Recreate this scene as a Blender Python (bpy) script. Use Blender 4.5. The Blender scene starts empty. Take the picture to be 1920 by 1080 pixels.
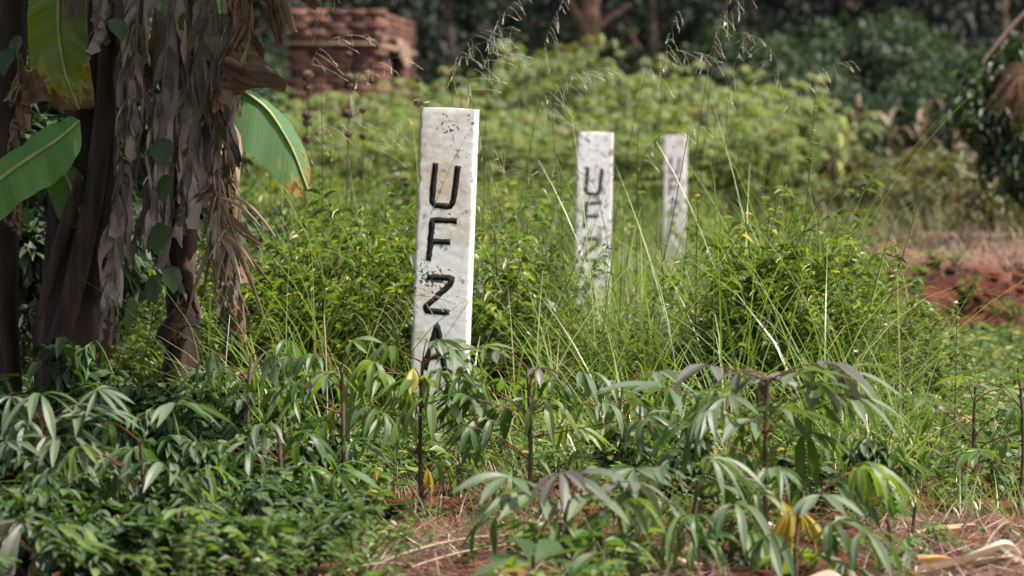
import bpy, math, random
import numpy as np
from mathutils import Vector, Matrix

scene = bpy.context.scene
COL = scene.collection
PI = math.pi
# ------------------------------------------------------------------ camera, sky, sun, exposure
F = 7292.0            # focal length in photo pixels (1920 wide)
CH, HOR = 0.85, 320.0 # eye height, horizon row
cam_d = bpy.data.cameras.new("camera"); cam = bpy.data.objects.new("camera", cam_d); COL.objects.link(cam)
cam_d.sensor_width = 36.0; cam_d.lens = 36.0 * F / 1920.0
cam.location = (0, 0, CH); cam.rotation_euler = (PI/2 - math.atan((540-HOR)/F), 0, 0)
cam_d.clip_start = 0.5; cam_d.clip_end = 1500
cam_d.dof.use_dof = True; cam_d.dof.focus_distance = 10.7; cam_d.dof.aperture_fstop = 5.8
scene.camera = cam
SUN_EL, SUN_DIR = math.radians(60), Vector((0.93, -0.37, 0)).normalized()
w = bpy.data.worlds.new("World"); scene.world = w; w.use_nodes = True
nt = w.node_tree; nt.nodes.clear()
sky = nt.nodes.new("ShaderNodeTexSky"); sky.sky_type = 'NISHITA'; sky.sun_disc = False
sky.sun_elevation = SUN_EL; sky.sun_rotation = math.atan2(SUN_DIR.x, SUN_DIR.y); sky.dust_density = 5.0; sky.air_density = 1.0; sky.ozone_density = 0.3
bg = nt.nodes.new("ShaderNodeBackground"); bg.inputs[1].default_value = 0.125
ow = nt.nodes.new("ShaderNodeOutputWorld"); nt.links.new(sky.outputs[0], bg.inputs[0]); nt.links.new(bg.outputs[0], ow.inputs[0])
sl = bpy.data.lights.new("sun", 'SUN'); sun = bpy.data.objects.new("sun", sl); COL.objects.link(sun)
sl.energy = 5.0; sl.angle = math.radians(0.6); sl.color = (1.0, 0.945, 0.87)
to_sun = Vector((SUN_DIR.x*math.cos(SUN_EL), SUN_DIR.y*math.cos(SUN_EL), math.sin(SUN_EL)))
sun.rotation_euler = to_sun.to_track_quat('Z', 'Y').to_euler(); sun.location = (5, -3, 12)
scene.view_settings.view_transform = 'Standard'; scene.view_settings.look = 'None'
scene.view_settings.gamma = 1.0; scene.view_settings.use_curve_mapping = False
scene.view_settings.exposure = 0.85
scene.cycles.use_denoising = True
scene.cycles.max_bounces = 8; scene.cycles.transmission_bounces = 6; scene.cycles.diffuse_bounces = 4

# ------------------------------------------------------------------ helpers
def ss(a, b, x):
    t = np.clip((np.asarray(x, float)-a)/(b-a), 0, 1); return t*t*(3-2*t)
def gh(x, y):
    """ground height"""
    x = np.asarray(x, float); y = np.asarray(y, float)
    left = 0.30*ss(20, 36, y)
    yb = 19.6 + 0.35*np.sin(x*1.9) + 0.18*np.sin(x*5.1+1)
    yb = yb+.5*np.sin(x*11.3+2)*.35; right = (0.36+.035*np.sin(x*4.3)+.02*np.sin(x*13))*ss(yb, yb+1.7, y) - 0.05*ss(15, 19.5, y)*(1-ss(yb, yb+1.7, y))
    k = ss(1.2, 2.0, x)
    h = left*(1-k) + right*k
    h = h + 0.012*np.sin(x*3.1+y*1.3)+0.010*np.sin(x*7.3-y*4.1)
    h = h + 26*ss(125, 260, y)
    return h
def PX(px, d): return (px-960.0)/F*d
def PZ(py, d): return CH-(py-HOR)/F*d
def P(px, py, d): return np.array([PX(px, d), d, PZ(py, d)])
def nrm(a): return a/np.maximum(np.linalg.norm(a, axis=-1, keepdims=True), 1e-9)

class Geo:
    def __init__(s): s.V=[]; s.F=[]; s.T=[]; s.M=[]; s.U=[]; s.n=0
    def add(s, V, F, tone=0.5, mat=0, uv=None):
        V = np.asarray(V, float); F = np.asarray(F, int)
        s.V.append(V); s.F.append(F+s.n); s.T.append(np.broadcast_to(np.asarray(tone, float), (len(V),)).copy())
        s.M.append(np.full(len(F), mat)); s.U.append(np.zeros((len(V),2)) if uv is None else np.asarray(uv, float)); s.n += len(V)
    def add_copies(s, g, pos, rot, sc, dt=None):
        pos = np.asarray(pos, float); n = len(pos)
        if n == 0: return
        V0 = np.concatenate(g.V); T0 = np.concatenate(g.T); U0 = np.concatenate(g.U)
        c, k = np.cos(rot), np.sin(rot); sc = np.asarray(sc, float)
        if sc.ndim == 1: sc = np.stack([sc]*3, 1)
        X = V0[None,:,0]*sc[:,0:1]; Y = V0[None,:,1]*sc[:,1:2]; Z = V0[None,:,2]*sc[:,2:3]
        V = np.stack([X*c[:,None]-Y*k[:,None]+pos[:,0:1], X*k[:,None]+Y*c[:,None]+pos[:,1:2], Z+pos[:,2:3]], -1)
        if dt is None: dt = np.zeros(n)
        T = np.clip(T0[None]+np.asarray(dt)[:,None], 0, 1)
        base = s.n
        for Fa, Ma in zip(g.F, g.M):
            off = (np.arange(n)*len(V0))[:,None,None]
            s.F.append((Fa[None]+off+base).reshape(-1, Fa.shape[1])); s.M.append(np.tile(Ma, n))
        s.V.append(V.reshape(-1,3)); s.T.append(T.reshape(-1)); s.U.append(np.tile(U0,(n,1))); s.n += len(V0)*n
    def mesh(s, name, mats, smooth=False):
        V = np.concatenate(s.V); me = bpy.data.meshes.new(name)
        sizes = np.concatenate([np.full(len(f), f.shape[1]) for f in s.F]); loops = np.concatenate([f.reshape(-1) for f in s.F])
        me.vertices.add(len(V)); me.vertices.foreach_set("co", V.reshape(-1))
        me.loops.add(len(loops)); me.loops.foreach_set("vertex_index", loops.astype(np.int32))
        me.polygons.add(len(sizes)); st = np.concatenate([[0], np.cumsum(sizes)[:-1]])
        me.polygons.foreach_set("loop_start", st.astype(np.int32))
        me.polygons.foreach_set("loop_total", sizes.astype(np.int32))
        me.polygons.foreach_set("material_index", np.concatenate(s.M).astype(np.int32))
        if smooth: me.polygons.foreach_set("use_smooth", np.ones(len(sizes), bool))
        a = me.attributes.new("tone", 'FLOAT', 'POINT'); a.data.foreach_set("value", np.concatenate(s.T))
        U = np.concatenate(s.U)
        if np.any(U):
            ul = me.uv_layers.new(name="UVMap"); ul.data.foreach_set("uv", U[loops].reshape(-1))
        for m in (mats if isinstance(mats, (list, tuple)) else [mats]): me.materials.append(m)
        me.update(calc_edges=True); me.validate()
        return me
    def build(s, name, mats, parent=None, smooth=False):
        return link(name, s.mesh(name, mats, smooth), parent)

def link(name, me, parent=None):
    o = bpy.data.objects.new(name, me); COL.objects.link(o)
    if parent is not None: o.parent = parent
    return o
def tag(o, label=None, cat=None, group=None, kind=None):
    if label: o['label'] = label
    if cat: o['category'] = cat
    if group: o['group'] = group
    if kind: o['kind'] = kind
    return o
def thing(name, label, cat, loc, group=None, rz=0):
    o = bpy.data.objects.new(name, None); COL.objects.link(o); o.location = tuple(loc); o.rotation_euler = (0,0,rz); o.empty_display_size = .1
    return tag(o, label, cat, group)
def copy_thing(root, loc, rz, sc, label, group=None):
    r = root.copy(); COL.objects.link(r); r.location = tuple(loc); r.rotation_euler = (0,0,rz); r.scale = (sc if isinstance(sc, tuple) else (sc,)*3)
    r['label'] = label
    if group: r['group'] = group
    for ch in list(root.children):
        c = ch.copy(); COL.objects.link(c); c.parent = r
        for g in ch.children:
            d = g.copy(); COL.objects.link(d); d.parent = c
    return r

def tube(G, pts, rad, sides=5, tone=0.5, mat=0, cap=True):
    pts = np.asarray(pts, float); n = len(pts); rad = np.broadcast_to(np.asarray(rad, float), (n,))
    t = nrm(np.gradient(pts, axis=0)); ref = np.array([0.03,1,0.05]) if abs(t[:,1]).mean() < .8 else np.array([1.,0,0])
    a = nrm(np.cross(t, ref)); b = np.cross(t, a)
    ang = np.arange(sides)*2*PI/sides
    V = pts[:,None]+rad[:,None,None]*(a[:,None]*np.cos(ang)[None,:,None]+b[:,None]*np.sin(ang)[None,:,None])
    i = np.arange(n-1)[:,None]*sides; j = np.arange(sides)[None]; j2 = (j+1)%sides
    Fq = np.stack([i+j, i+j2, i+sides+j2, i+sides+j], -1).reshape(-1,4)
    uv = np.stack([np.repeat(np.linspace(0,1,n), sides), np.tile(np.arange(sides)/sides, n)], 1)
    G.add(V.reshape(-1,3), Fq, tone, mat, uv)
    if cap:
        c = np.concatenate([V[-1], [pts[-1]]]); G.add(c, np.array([[k,(k+1)%sides,sides] for k in range(sides)]), tone, mat)
def curve(p0, p1, rise=0, n=8, bend=None):
    p0 = np.asarray(p0,float); p1 = np.asarray(p1,float); t = np.linspace(0,1,n)[:,None]
    m = (p0+p1)/2+np.array([0,0,rise])
    if bend is not None: m = m+np.asarray(bend)
    return (1-t)**2*p0+2*t*(1-t)*m+t*t*p1

# leaf templates: x along, y across, z normal
T5 = (np.array([[0,0,0],[.42,0,-.03],[1,0,-.2],[.42,.5,.06],[.42,-.5,.06]]), np.array([[0,1,3],[0,4,1],[1,2,3],[1,4,2]]))
T2 = (np.array([[0,0,0],[.5,.5,.08],[1,0,-.1],[.5,-.5,.08]]), np.array([[0,2,1],[0,3,2]]))
def _lance(n=5, fold=.12, droop=.25):
    t = np.linspace(0,1,n+1); wd = np.sin(PI*np.clip(t,0,1)**.8)*.5; wd[0]=.03; wd[-1]=0.0
    V=[];Fq=[]
    for k,(tt,ww) in enumerate(zip(t,wd)):
        z=-droop*tt*tt; V += [[tt,ww,z+fold*ww],[tt,0,z],[tt,-ww,z+fold*ww]]
    for k in range(n):
        a=k*3; Fq += [[a,a+1,a+4,a+3],[a+1,a+2,a+5,a+4]]
    return np.array(V), np.array(Fq)
TL = _lance(3, .35, .22)
def _round():
    ang = np.radians([0,40,85,130,165,195,230,275,320]); r=[1,.93,.95,1.05,1.0,1.0,1.05,.95,.93]
    V=[[0.05,0,-.08]]+[[-.0+0.5*np.cos(a)*q+.45, .5*np.sin(a)*q, .04*np.cos(2*a)] for a,q in zip(ang,r)]
    V[1]=[1.12,0,-.12]
    Fa=[[0,k,k%9+1] for k in range(1,10)]
    return np.array(V), np.array(Fa)
TR = _round()
def scatter(G, T, pos, dirs, up, L, W, tone=.5, mat=0):
    V0, F0 = T; pos=np.asarray(pos,float); n=len(pos)
    if n==0: return
    X=nrm(np.asarray(dirs,float)); Y=nrm(np.cross(np.broadcast_to(up,X.shape),X)+1e-6); Z=np.cross(X,Y)
    L=np.broadcast_to(L,(n,))[:,None,None]; W=np.broadcast_to(W,(n,))[:,None,None]
    V=pos[:,None]+L*V0[None,:,0:1]*X[:,None]+W*V0[None,:,1:2]*Y[:,None]+L*V0[None,:,2:3]*Z[:,None]
    Fa=(F0[None]+(np.arange(n)*len(V0))[:,None,None]).reshape(-1,F0.shape[1])
    G.add(V.reshape(-1,3), Fa, np.repeat(np.broadcast_to(tone,(n,)), len(V0)), mat)
def blades(G, rng, base, az, L, W, lean, droop, tone, mat=0, n=5):
    """grass blades as curved strips"""
    base=np.asarray(base,float); N=len(base)
    if N==0: return
    h=np.stack([np.cos(az),np.sin(az),0*az],1); t=np.linspace(0,1,n+1)
    pitch=(PI/2-lean)[:,None]-droop[:,None]*t[None]
    ds=L[:,None]/n
    dx=np.cos(pitch)*ds; dz=np.sin(pitch)*ds
    x=np.concatenate([np.zeros((N,1)),np.cumsum(dx[:,:-1],1)],1); z=np.concatenate([np.zeros((N,1)),np.cumsum(dz[:,:-1],1)],1)
    ctr=base[:,None]+h[:,None]*x[...,None]; ctr[...,2]+=z
    ta=az+rng.uniform(-.6,.6,N)
    side=np.stack([-np.sin(ta),np.cos(ta),0*ta],1)
    wd=W[:,None]*np.clip(1.15-t,0.04,1)[None]*.5; wd[:,0]*=.6
    A=ctr+side[:,None]*wd[...,None]; B=ctr-side[:,None]*wd[...,None]
    V=np.stack([A,B],2).reshape(N,-1,3); k=np.arange(n)
    F0=np.stack([2*k,2*k+1,2*k+3,2*k+2],1)
    Fa=(F0[None]+(np.arange(N)*2*(n+1))[:,None,None]).reshape(-1,4)
    G.add(V.reshape(-1,3),Fa,np.repeat(tone,2*(n+1)),mat)

# ------------------------------------------------------------------ materials
def _ramp(nt, fac, cols):
    r = nt.nodes.new("ShaderNodeValToRGB"); e = r.color_ramp.elements
    while len(e) < len(cols): e.new(0.5)
    for k,(p,c) in enumerate(cols): e[k].position=p; e[k].color=(*c,1)
    nt.links.new(fac, r.inputs[0]); return r.outputs[0]
def leaf_mat(name, cols, trans=.35, rough=.45, tcol=(1.5,1.7,.7), obj_random=False, spec=.5, noise=0, nscale=20):
    m = bpy.data.materials.new(name); m.use_nodes=True; nt=m.node_tree; nt.nodes.clear()
    if obj_random:
        f=nt.nodes.new("ShaderNodeObjectInfo").outputs["Random"]
    else:
        a=nt.nodes.new("ShaderNodeAttribute"); a.attribute_name="tone"; f=a.outputs["Fac"]
    if noise:
        nz=nt.nodes.new("ShaderNodeTexNoise"); nz.inputs["Scale"].default_value=nscale; nz.inputs["Detail"].default_value=3
        tc=nt.nodes.new("ShaderNodeTexCoord"); nt.links.new(tc.outputs["Object"], nz.inputs["Vector"])
        ma=nt.nodes.new("ShaderNodeMath"); ma.operation='MULTIPLY_ADD'; nt.links.new(nz.outputs["Fac"],ma.inputs[0]); ma.inputs[1].default_value=noise; 
        mb=nt.nodes.new("ShaderNodeMath"); mb.operation='SUBTRACT'; nt.links.new(f,mb.inputs[0]); mb.inputs[1].default_value=noise*.5
        nt.links.new(mb.outputs[0],ma.inputs[2]); f=ma.outputs[0]
    c=_ramp(nt,f,cols)
    p=nt.nodes.new("ShaderNodeBsdfPrincipled"); nt.links.new(c,p.inputs["Base Color"]); p.inputs["Roughness"].default_value=rough
    p.inputs["Specular IOR Level"].default_value=spec
    t=nt.nodes.new("ShaderNodeBsdfTranslucent"); mx=nt.nodes.new("ShaderNodeMix"); mx.data_type='RGBA'; mx.blend_type='MULTIPLY'; mx.inputs[0].default_value=1
    nt.links.new(c,mx.inputs[6]); mx.inputs[7].default_value=(*tcol,1); nt.links.new(mx.outputs[2],t.inputs[0])
    ms=nt.nodes.new("ShaderNodeMixShader"); ms.inputs[0].default_value=trans
    nt.links.new(p.outputs[0],ms.inputs[1]); nt.links.new(t.outputs[0],ms.inputs[2])
    o=nt.nodes.new("ShaderNodeOutputMaterial"); nt.links.new(ms.outputs[0],o.inputs[0]); return m
def noise_mat(name, cols, scale=10, rough=.8, detail=6, bump=.3, bdist=.01, stretch=None, spec=.3, coord="Object"):
    m=bpy.data.materials.new(name); m.use_nodes=True; nt=m.node_tree; p=nt.nodes["Principled BSDF"]
    tc=nt.nodes.new("ShaderNodeTexCoord"); nz=nt.nodes.new("ShaderNodeTexNoise"); nz.inputs["Scale"].default_value=scale; nz.inputs["Detail"].default_value=detail
    mp=nt.nodes.new("ShaderNodeMapping"); nt.links.new(tc.outputs[coord],mp.inputs[0]); nt.links.new(mp.outputs[0],nz.inputs["Vector"])
    if stretch: mp.inputs["Scale"].default_value=stretch
    nt.links.new(_ramp(nt,nz.outputs["Fac"],cols),p.inputs["Base Color"]); p.inputs["Roughness"].default_value=rough; p.inputs["Specular IOR Level"].default_value=spec
    if bump:
        b=nt.nodes.new("ShaderNodeBump"); b.inputs["Strength"].default_value=bump; b.inputs["Distance"].default_value=bdist
        nt.links.new(nz.outputs["Fac"],b.inputs["Height"]); nt.links.new(b.outputs[0],p.inputs["Normal"])
    return m
M={}
M['cas_green']=leaf_mat("cassava_leaf_green",[(0,(.05,.095,.03)),(.5,(.08,.14,.038)),(1,(.14,.19,.042))],.42,.46,(1.8,2.0,.5),True,.45,.9,45)
M['cas_grey']=leaf_mat("cassava_leaf_grey_green",[(0,(.075,.115,.06)),(1,(.12,.155,.085))],.3,.5,(1.5,1.9,.7),True,.5,.9,45)
M['cas_purple']=leaf_mat("cassava_leaf_purple_tinted",[(0,(.085,.075,.072)),(.6,(.11,.11,.09)),(1,(.09,.12,.07))],.25,.5,(1.3,1.3,.8),True,.5,.9,45)
M['cas_yellow']=leaf_mat("cassava_leaf_yellowed",[(0,(.34,.24,.04)),(1,(.30,.27,.05))],.4,.5,(1.5,1.4,.6),True,.4)
M['petiole']=leaf_mat("petiole_red",[(0,(.10,.022,.018)),(.6,(.15,.04,.028)),(1,(.13,.09,.035))],.05,.45,(1,1,1),True,.4)
M['cas_stem']=noise_mat("cassava_stem_brown",[(.3,(.05,.035,.022)),(.7,(.13,.09,.06))],60,.8,4,.3,.002)
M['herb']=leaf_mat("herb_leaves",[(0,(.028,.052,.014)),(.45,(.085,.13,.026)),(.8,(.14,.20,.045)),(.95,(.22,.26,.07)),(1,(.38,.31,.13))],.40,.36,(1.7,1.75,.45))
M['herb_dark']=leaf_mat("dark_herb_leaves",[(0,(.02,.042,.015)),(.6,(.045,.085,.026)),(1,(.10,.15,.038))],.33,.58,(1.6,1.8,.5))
M['cover']=leaf_mat("low_ground_cover_leaves",[(0,(.04,.08,.022)),(.65,(.10,.16,.042)),(.92,(.17,.21,.06)),(1,(.30,.24,.12))],.35,.45,(1.5,1.7,.6))
M['grass']=leaf_mat("grass_blades",[(0,(.055,.10,.028)),(.5,(.125,.19,.045)),(.8,(.21,.27,.08)),(1,(.38,.32,.20))],.38,.36,(1.5,1.65,.55))
M['drygrass']=leaf_mat("dry_grass_blades",[(0,(.08,.10,.03)),(.45,(.13,.13,.05)),(.85,(.19,.135,.085)),(1,(.28,.20,.14))],.25,.6,(1.2,1.2,.8))
M['straw']=leaf_mat("straw_litter",[(0,(.07,.038,.026)),(.5,(.17,.10,.068)),(.85,(.32,.23,.16)),(1,(.58,.50,.38))],.1,.6,(1,1,1))
M['stalk']=leaf_mat("weed_stalks",[(0,(.06,.035,.02)),(.6,(.09,.10,.035)),(1,(.2,.2,.08))],.05,.6,(1,1,1))
M['spike']=leaf_mat("grass_spikelets_pale",[(0,(.38,.34,.24)),(1,(.62,.58,.45))],.3,.5,(1.1,1.1,1))
M['ball']=noise_mat("dried_flower_ball",[(.35,(.045,.025,.02)),(.65,(.14,.085,.065))],220,.95,3,.6,.004)
M['violet']=leaf_mat("violet_petals",[(0,(.30,.10,.34)),(1,(.42,.18,.45))],.3,.6,(1.2,1,1.2))
M['white']=leaf_mat("white_petals",[(0,(.75,.74,.70)),(1,(.8,.8,.78))],.2,.6,(1,1,1))
M['yellow']=leaf_mat("yellow_petals",[(0,(.65,.55,.06)),(1,(.75,.68,.1))],.3,.6,(1.1,1.1,1))
M['field']=leaf_mat("field_cassava_leaves",[(0,(.075,.11,.034)),(.5,(.125,.165,.042)),(.95,(.17,.20,.055)),(1,(.2,.17,.07))],.40,.5,(1.5,1.55,.5))
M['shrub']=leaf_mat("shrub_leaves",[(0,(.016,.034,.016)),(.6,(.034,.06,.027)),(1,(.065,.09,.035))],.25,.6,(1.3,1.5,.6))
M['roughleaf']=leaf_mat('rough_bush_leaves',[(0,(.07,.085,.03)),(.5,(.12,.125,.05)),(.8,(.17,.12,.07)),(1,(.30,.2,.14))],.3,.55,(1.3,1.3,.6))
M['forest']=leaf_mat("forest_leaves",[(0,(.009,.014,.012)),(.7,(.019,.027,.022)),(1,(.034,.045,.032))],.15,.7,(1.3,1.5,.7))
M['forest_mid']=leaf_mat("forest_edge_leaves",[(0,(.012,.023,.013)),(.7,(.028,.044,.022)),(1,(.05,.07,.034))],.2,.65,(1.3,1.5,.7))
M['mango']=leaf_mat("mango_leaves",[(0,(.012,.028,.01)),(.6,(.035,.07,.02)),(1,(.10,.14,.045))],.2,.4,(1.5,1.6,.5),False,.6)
M['bark']=noise_mat("tree_bark",[(.3,(.07,.045,.035)),(.7,(.17,.115,.09))],9,.9,6,.6,.03,(1,1,.25))
M['bark_red']=noise_mat("reddish_tree_bark",[(.3,(.13,.07,.05)),(.7,(.24,.14,.105))],6,.9,6,.6,.03,(1,1,.25))
M['twig']=leaf_mat("dry_twigs",[(0,(.16,.08,.05)),(1,(.34,.20,.13))],.1,.7,(1,1,1))
M['maize']=leaf_mat("dry_maize_leaves",[(0,(.10,.10,.045)),(.45,(.19,.13,.08)),(1,(.34,.22,.16))],.3,.6,(1.1,1.1,.9))
M['maize_green']=leaf_mat("yellowing_maize_leaves",[(0,(.16,.24,.06)),(1,(.42,.42,.08))],.35,.5,(1.3,1.3,.6))

def banana_green(name, cA, cB, brown):
    m=bpy.data.materials.new(name); m.use_nodes=True; nt=m.node_tree; nt.nodes.clear(); N=nt.nodes.new; Lk=nt.links.new
    uv=N("ShaderNodeUVMap"); sep=N("ShaderNodeSeparateXYZ"); Lk(uv.outputs[0],sep.inputs[0])
    mp=N("ShaderNodeMapping"); mp.inputs["Scale"].default_value=(60,1.5,1); Lk(uv.outputs[0],mp.inputs[0])
    nz=N("ShaderNodeTexNoise"); nz.inputs["Scale"].default_value=1.0; nz.inputs["Detail"].default_value=4; Lk(mp.outputs[0],nz.inputs["Vector"])
    c=_ramp(nt,nz.outputs["Fac"],[(.3,cA),(.7,cB)])
    # brown withered edge patches near the tip
    mp2=N("ShaderNodeMapping"); mp2.inputs["Scale"].default_value=(9,5,1); Lk(uv.outputs[0],mp2.inputs[0])
    n2=N("ShaderNodeTexNoise"); n2.inputs["Scale"].default_value=1.6; n2.inputs["Detail"].default_value=5; Lk(mp2.outputs[0],n2.inputs["Vector"])
    ab=N("ShaderNodeMath"); ab.operation='SUBTRACT'; Lk(sep.outputs[1],ab.inputs[0]); ab.inputs[1].default_value=.5
    ab2=N("ShaderNodeMath"); ab2.operation='ABSOLUTE'; Lk(ab.outputs[0],ab2.inputs[0])
    a1=N("ShaderNodeMath"); a1.operation='MULTIPLY_ADD'; Lk(ab2.outputs[0],a1.inputs[0]); a1.inputs[1].default_value=.5; Lk(sep.outputs[0],a1.inputs[2])
    a2=N("ShaderNodeMath"); a2.operation='MULTIPLY_ADD'; Lk(n2.outputs["Fac"],a2.inputs[0]); a2.inputs[1].default_value=.8; Lk(a1.outputs[0],a2.inputs[2])
    hv=N("ShaderNodeMath"); hv.operation='MULTIPLY'; hv.inputs[1].default_value=.5; Lk(a2.outputs[0],hv.inputs[0])
    f=_ramp(nt,hv.outputs[0],[(brown-.05,(0,0,0)),(brown,(1,1,1))]); f2=_ramp(nt,hv.outputs[0],[(min(.99,brown+.0),(0,0,0)),(min(1,brown+.05),(1,1,1))])
    mx=N("ShaderNodeMix"); mx.data_type='RGBA'; Lk(f,mx.inputs[0]); Lk(c,mx.inputs[6]); mx.inputs[7].default_value=(.34,.24,.03,1)
    my=N("ShaderNodeMix"); my.data_type='RGBA'; Lk(f2,my.inputs[0]); Lk(mx.outputs[2],my.inputs[6]); my.inputs[7].default_value=(.12,.06,.02,1)
    p=N("ShaderNodeBsdfPrincipled"); Lk(my.outputs[2],p.inputs["Base Color"]); p.inputs["Roughness"].default_value=.4
    b=N("ShaderNodeBump"); b.inputs["Strength"].default_value=.35; b.inputs["Distance"].default_value=.003; Lk(nz.outputs["Fac"],b.inputs["Height"]); Lk(b.outputs[0],p.inputs["Normal"])
    t=N("ShaderNodeBsdfTranslucent"); mm=N("ShaderNodeMix"); mm.data_type='RGBA'; mm.blend_type='MULTIPLY'; mm.inputs[0].default_value=1; Lk(my.outputs[2],mm.inputs[6]); mm.inputs[7].default_value=(1.7,2,.6,1); Lk(mm.outputs[2],t.inputs[0])
    ms=N("ShaderNodeMixShader"); ms.inputs[0].default_value=.38; Lk(p.outputs[0],ms.inputs[1]); Lk(t.outputs[0],ms.inputs[2])
    o=N("ShaderNodeOutputMaterial"); Lk(ms.outputs[0],o.inputs[0]); return m
M['ban1']=banana_green("banana_blade_yellow_green",(.10,.16,.02),(.17,.21,.03),.66)
M['ban2']=banana_green("banana_blade_green",(.085,.20,.035),(.13,.26,.05),.95)
M['ban3']=banana_green("banana_blade_grey_green",(.10,.19,.08),(.14,.24,.10),.73)
M['rib']=noise_mat("banana_midrib",[(.3,(.22,.27,.10)),(.7,(.34,.38,.18))],30,.5,3,0)
def dead_mat(name,a,b,c):
    m=leaf_mat(name,[(0,a),(.5,b),(1,c)],.16,.75,(1.2,1.05,.9),False,.25,.5,30)
    nt=m.node_tree; p=[n for n in nt.nodes if n.type=='BSDF_PRINCIPLED'][0]
    uv=nt.nodes.new("ShaderNodeUVMap"); mp=nt.nodes.new("ShaderNodeMapping"); mp.inputs["Scale"].default_value=(14,1.2,1); nt.links.new(uv.outputs[0],mp.inputs[0])
    nz=nt.nodes.new("ShaderNodeTexNoise"); nz.inputs["Scale"].default_value=1.5; nt.links.new(mp.outputs[0],nz.inputs["Vector"])
    b=nt.nodes.new("ShaderNodeBump"); b.inputs["Strength"].default_value=.7; b.inputs["Distance"].default_value=.004
    nt.links.new(nz.outputs["Fac"],b.inputs["Height"]); nt.links.new(b.outputs[0],p.inputs["Normal"]); return m
M['dead']=dead_mat("dead_banana_leaf_grey",(.105,.08,.068),(.21,.168,.145),(.36,.30,.265))
M['dead_br']=dead_mat("dead_banana_leaf_brown",(.10,.056,.034),(.20,.125,.08),(.36,.26,.19))
M['husk']=dead_mat("pale_dry_husk",(.26,.18,.12),(.46,.36,.27),(.66,.57,.46))
M['husk_or']=dead_mat("orange_brown_husk",(.30,.17,.06),(.45,.27,.11),(.62,.45,.26))
M['pstem']=noise_mat("banana_pseudostem",[(.3,(.012,.008,.006)),(.55,(.04,.022,.015)),(.75,(.10,.06,.04))],7,.75,8,.6,.015,(3,3,.5))
M['sheath']=noise_mat("banana_leaf_sheath",[(.3,(.025,.015,.011)),(.7,(.10,.06,.042))],10,.75,6,.5,.01,(4,4,.5))

def ground_mat():
    m=bpy.data.materials.new("red_laterite_ground"); m.use_nodes=True; nt=m.node_tree; p=nt.nodes["Principled BSDF"]; N=nt.nodes.new; Lk=nt.links.new
    g=N("ShaderNodeNewGeometry")
    n1=N("ShaderNodeTexNoise"); n1.inputs["Scale"].default_value=2.2; n1.inputs["Detail"].default_value=8; Lk(g.outputs["Position"],n1.inputs["Vector"])
    n2=N("ShaderNodeTexNoise"); n2.inputs["Scale"].default_value=28; n2.inputs["Detail"].default_value=6; Lk(g.outputs["Position"],n2.inputs["Vector"])
    c1=_ramp(nt,n1.outputs["Fac"],[(.3,(.026,.010,.007)),(.5,(.075,.022,.013)),(.7,(.15,.052,.030))])
    c2=_ramp(nt,n2.outputs["Fac"],[(.3,(.45,.42,.4)),(.65,(1.15,1.1,1.05))])
    mx=N("ShaderNodeMix"); mx.data_type='RGBA'; mx.blend_type='MULTIPLY'; mx.inputs[0].default_value=1; Lk(c1,mx.inputs[6]); Lk(c2,mx.inputs[7])
    # paler, straw-coloured soil where the ground is flat and dry beyond the cut bank
    sp=N("ShaderNodeSeparateXYZ"); Lk(g.outputs["Position"],sp.inputs[0])
    mr=N("ShaderNodeMapRange"); mr.inputs[1].default_value=.30; mr.inputs[2].default_value=.37; Lk(sp.outputs[2],mr.inputs[0])
    my=N("ShaderNodeMix"); my.data_type='RGBA'; Lk(mr.outputs[0],my.inputs[0]); Lk(mx.outputs[2],my.inputs[6])
    c3=_ramp(nt,n1.outputs["Fac"],[(.3,(.085,.042,.028)),(.5,(.15,.085,.06)),(.7,(.10,.085,.045))]); Lk(c3,my.inputs[7])
    mr2=N("ShaderNodeMapRange"); mr2.inputs[1].default_value=28; mr2.inputs[2].default_value=60; Lk(sp.outputs[1],mr2.inputs[0])
    mz=N("ShaderNodeMix"); mz.data_type='RGBA'; Lk(mr2.outputs[0],mz.inputs[0]); Lk(my.outputs[2],mz.inputs[6]); mz.inputs[7].default_value=(.06,.075,.03,1)
    Lk(mz.outputs[2],p.inputs["Base Color"]); p.inputs["Roughness"].default_value=.95; p.inputs["Specular IOR Level"].default_value=.15
    b=N("ShaderNodeBump"); b.inputs["Strength"].default_value=.9; b.inputs["Distance"].default_value=.03; Lk(n2.outputs["Fac"],b.inputs["Height"]); Lk(b.outputs[0],p.inputs["Normal"])
    return m
M['ground']=ground_mat()

# ------------------------------------------------------------------ ground
rng=np.random.default_rng(5)
xs=np.concatenate([np.linspace(-260,-12,40)[:-1],np.linspace(-12,-4,30)[:-1],np.linspace(-4,5,260)[:-1],np.linspace(5,12,30)[:-1],np.linspace(12,260,40)])
ys=np.concatenate([np.linspace(-30,6,20)[:-1],np.linspace(6,24,420)[:-1],np.linspace(24,60,100)[:-1],np.linspace(60,420,70)])
XX,YY=np.meshgrid(xs,ys)
ZZ=gh(XX,YY)
nearm=ss(5.5,7,YY)*(1-ss(24,28,YY))
rgn=np.zeros_like(XX)
for k in range(14):
    a=rng.uniform(0,PI); fr=rng.uniform(5,40); rgn+=np.sin((XX*np.cos(a)+YY*np.sin(a))*fr+rng.uniform(0,6))*(.10/fr)*rng.uniform(.5,1.2)
bank=ss(1.2,2.2,XX)*ss(18.8,19.8,YY)*(1-ss(22,24,YY))
ZZ=ZZ+rgn*nearm*(.5+2.6*bank)
g=Geo(); n1,n2=XX.shape; I=np.arange(n1-1)[:,None]*n2+np.arange(n2-1)[None]
g.add(np.stack([XX,YY,ZZ],-1).reshape(-1,3),np.stack([I,I+1,I+n2+1,I+n2],-1).reshape(-1,4))
tag(g.build("ground",M['ground'],smooth=True),kind='structure')

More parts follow.
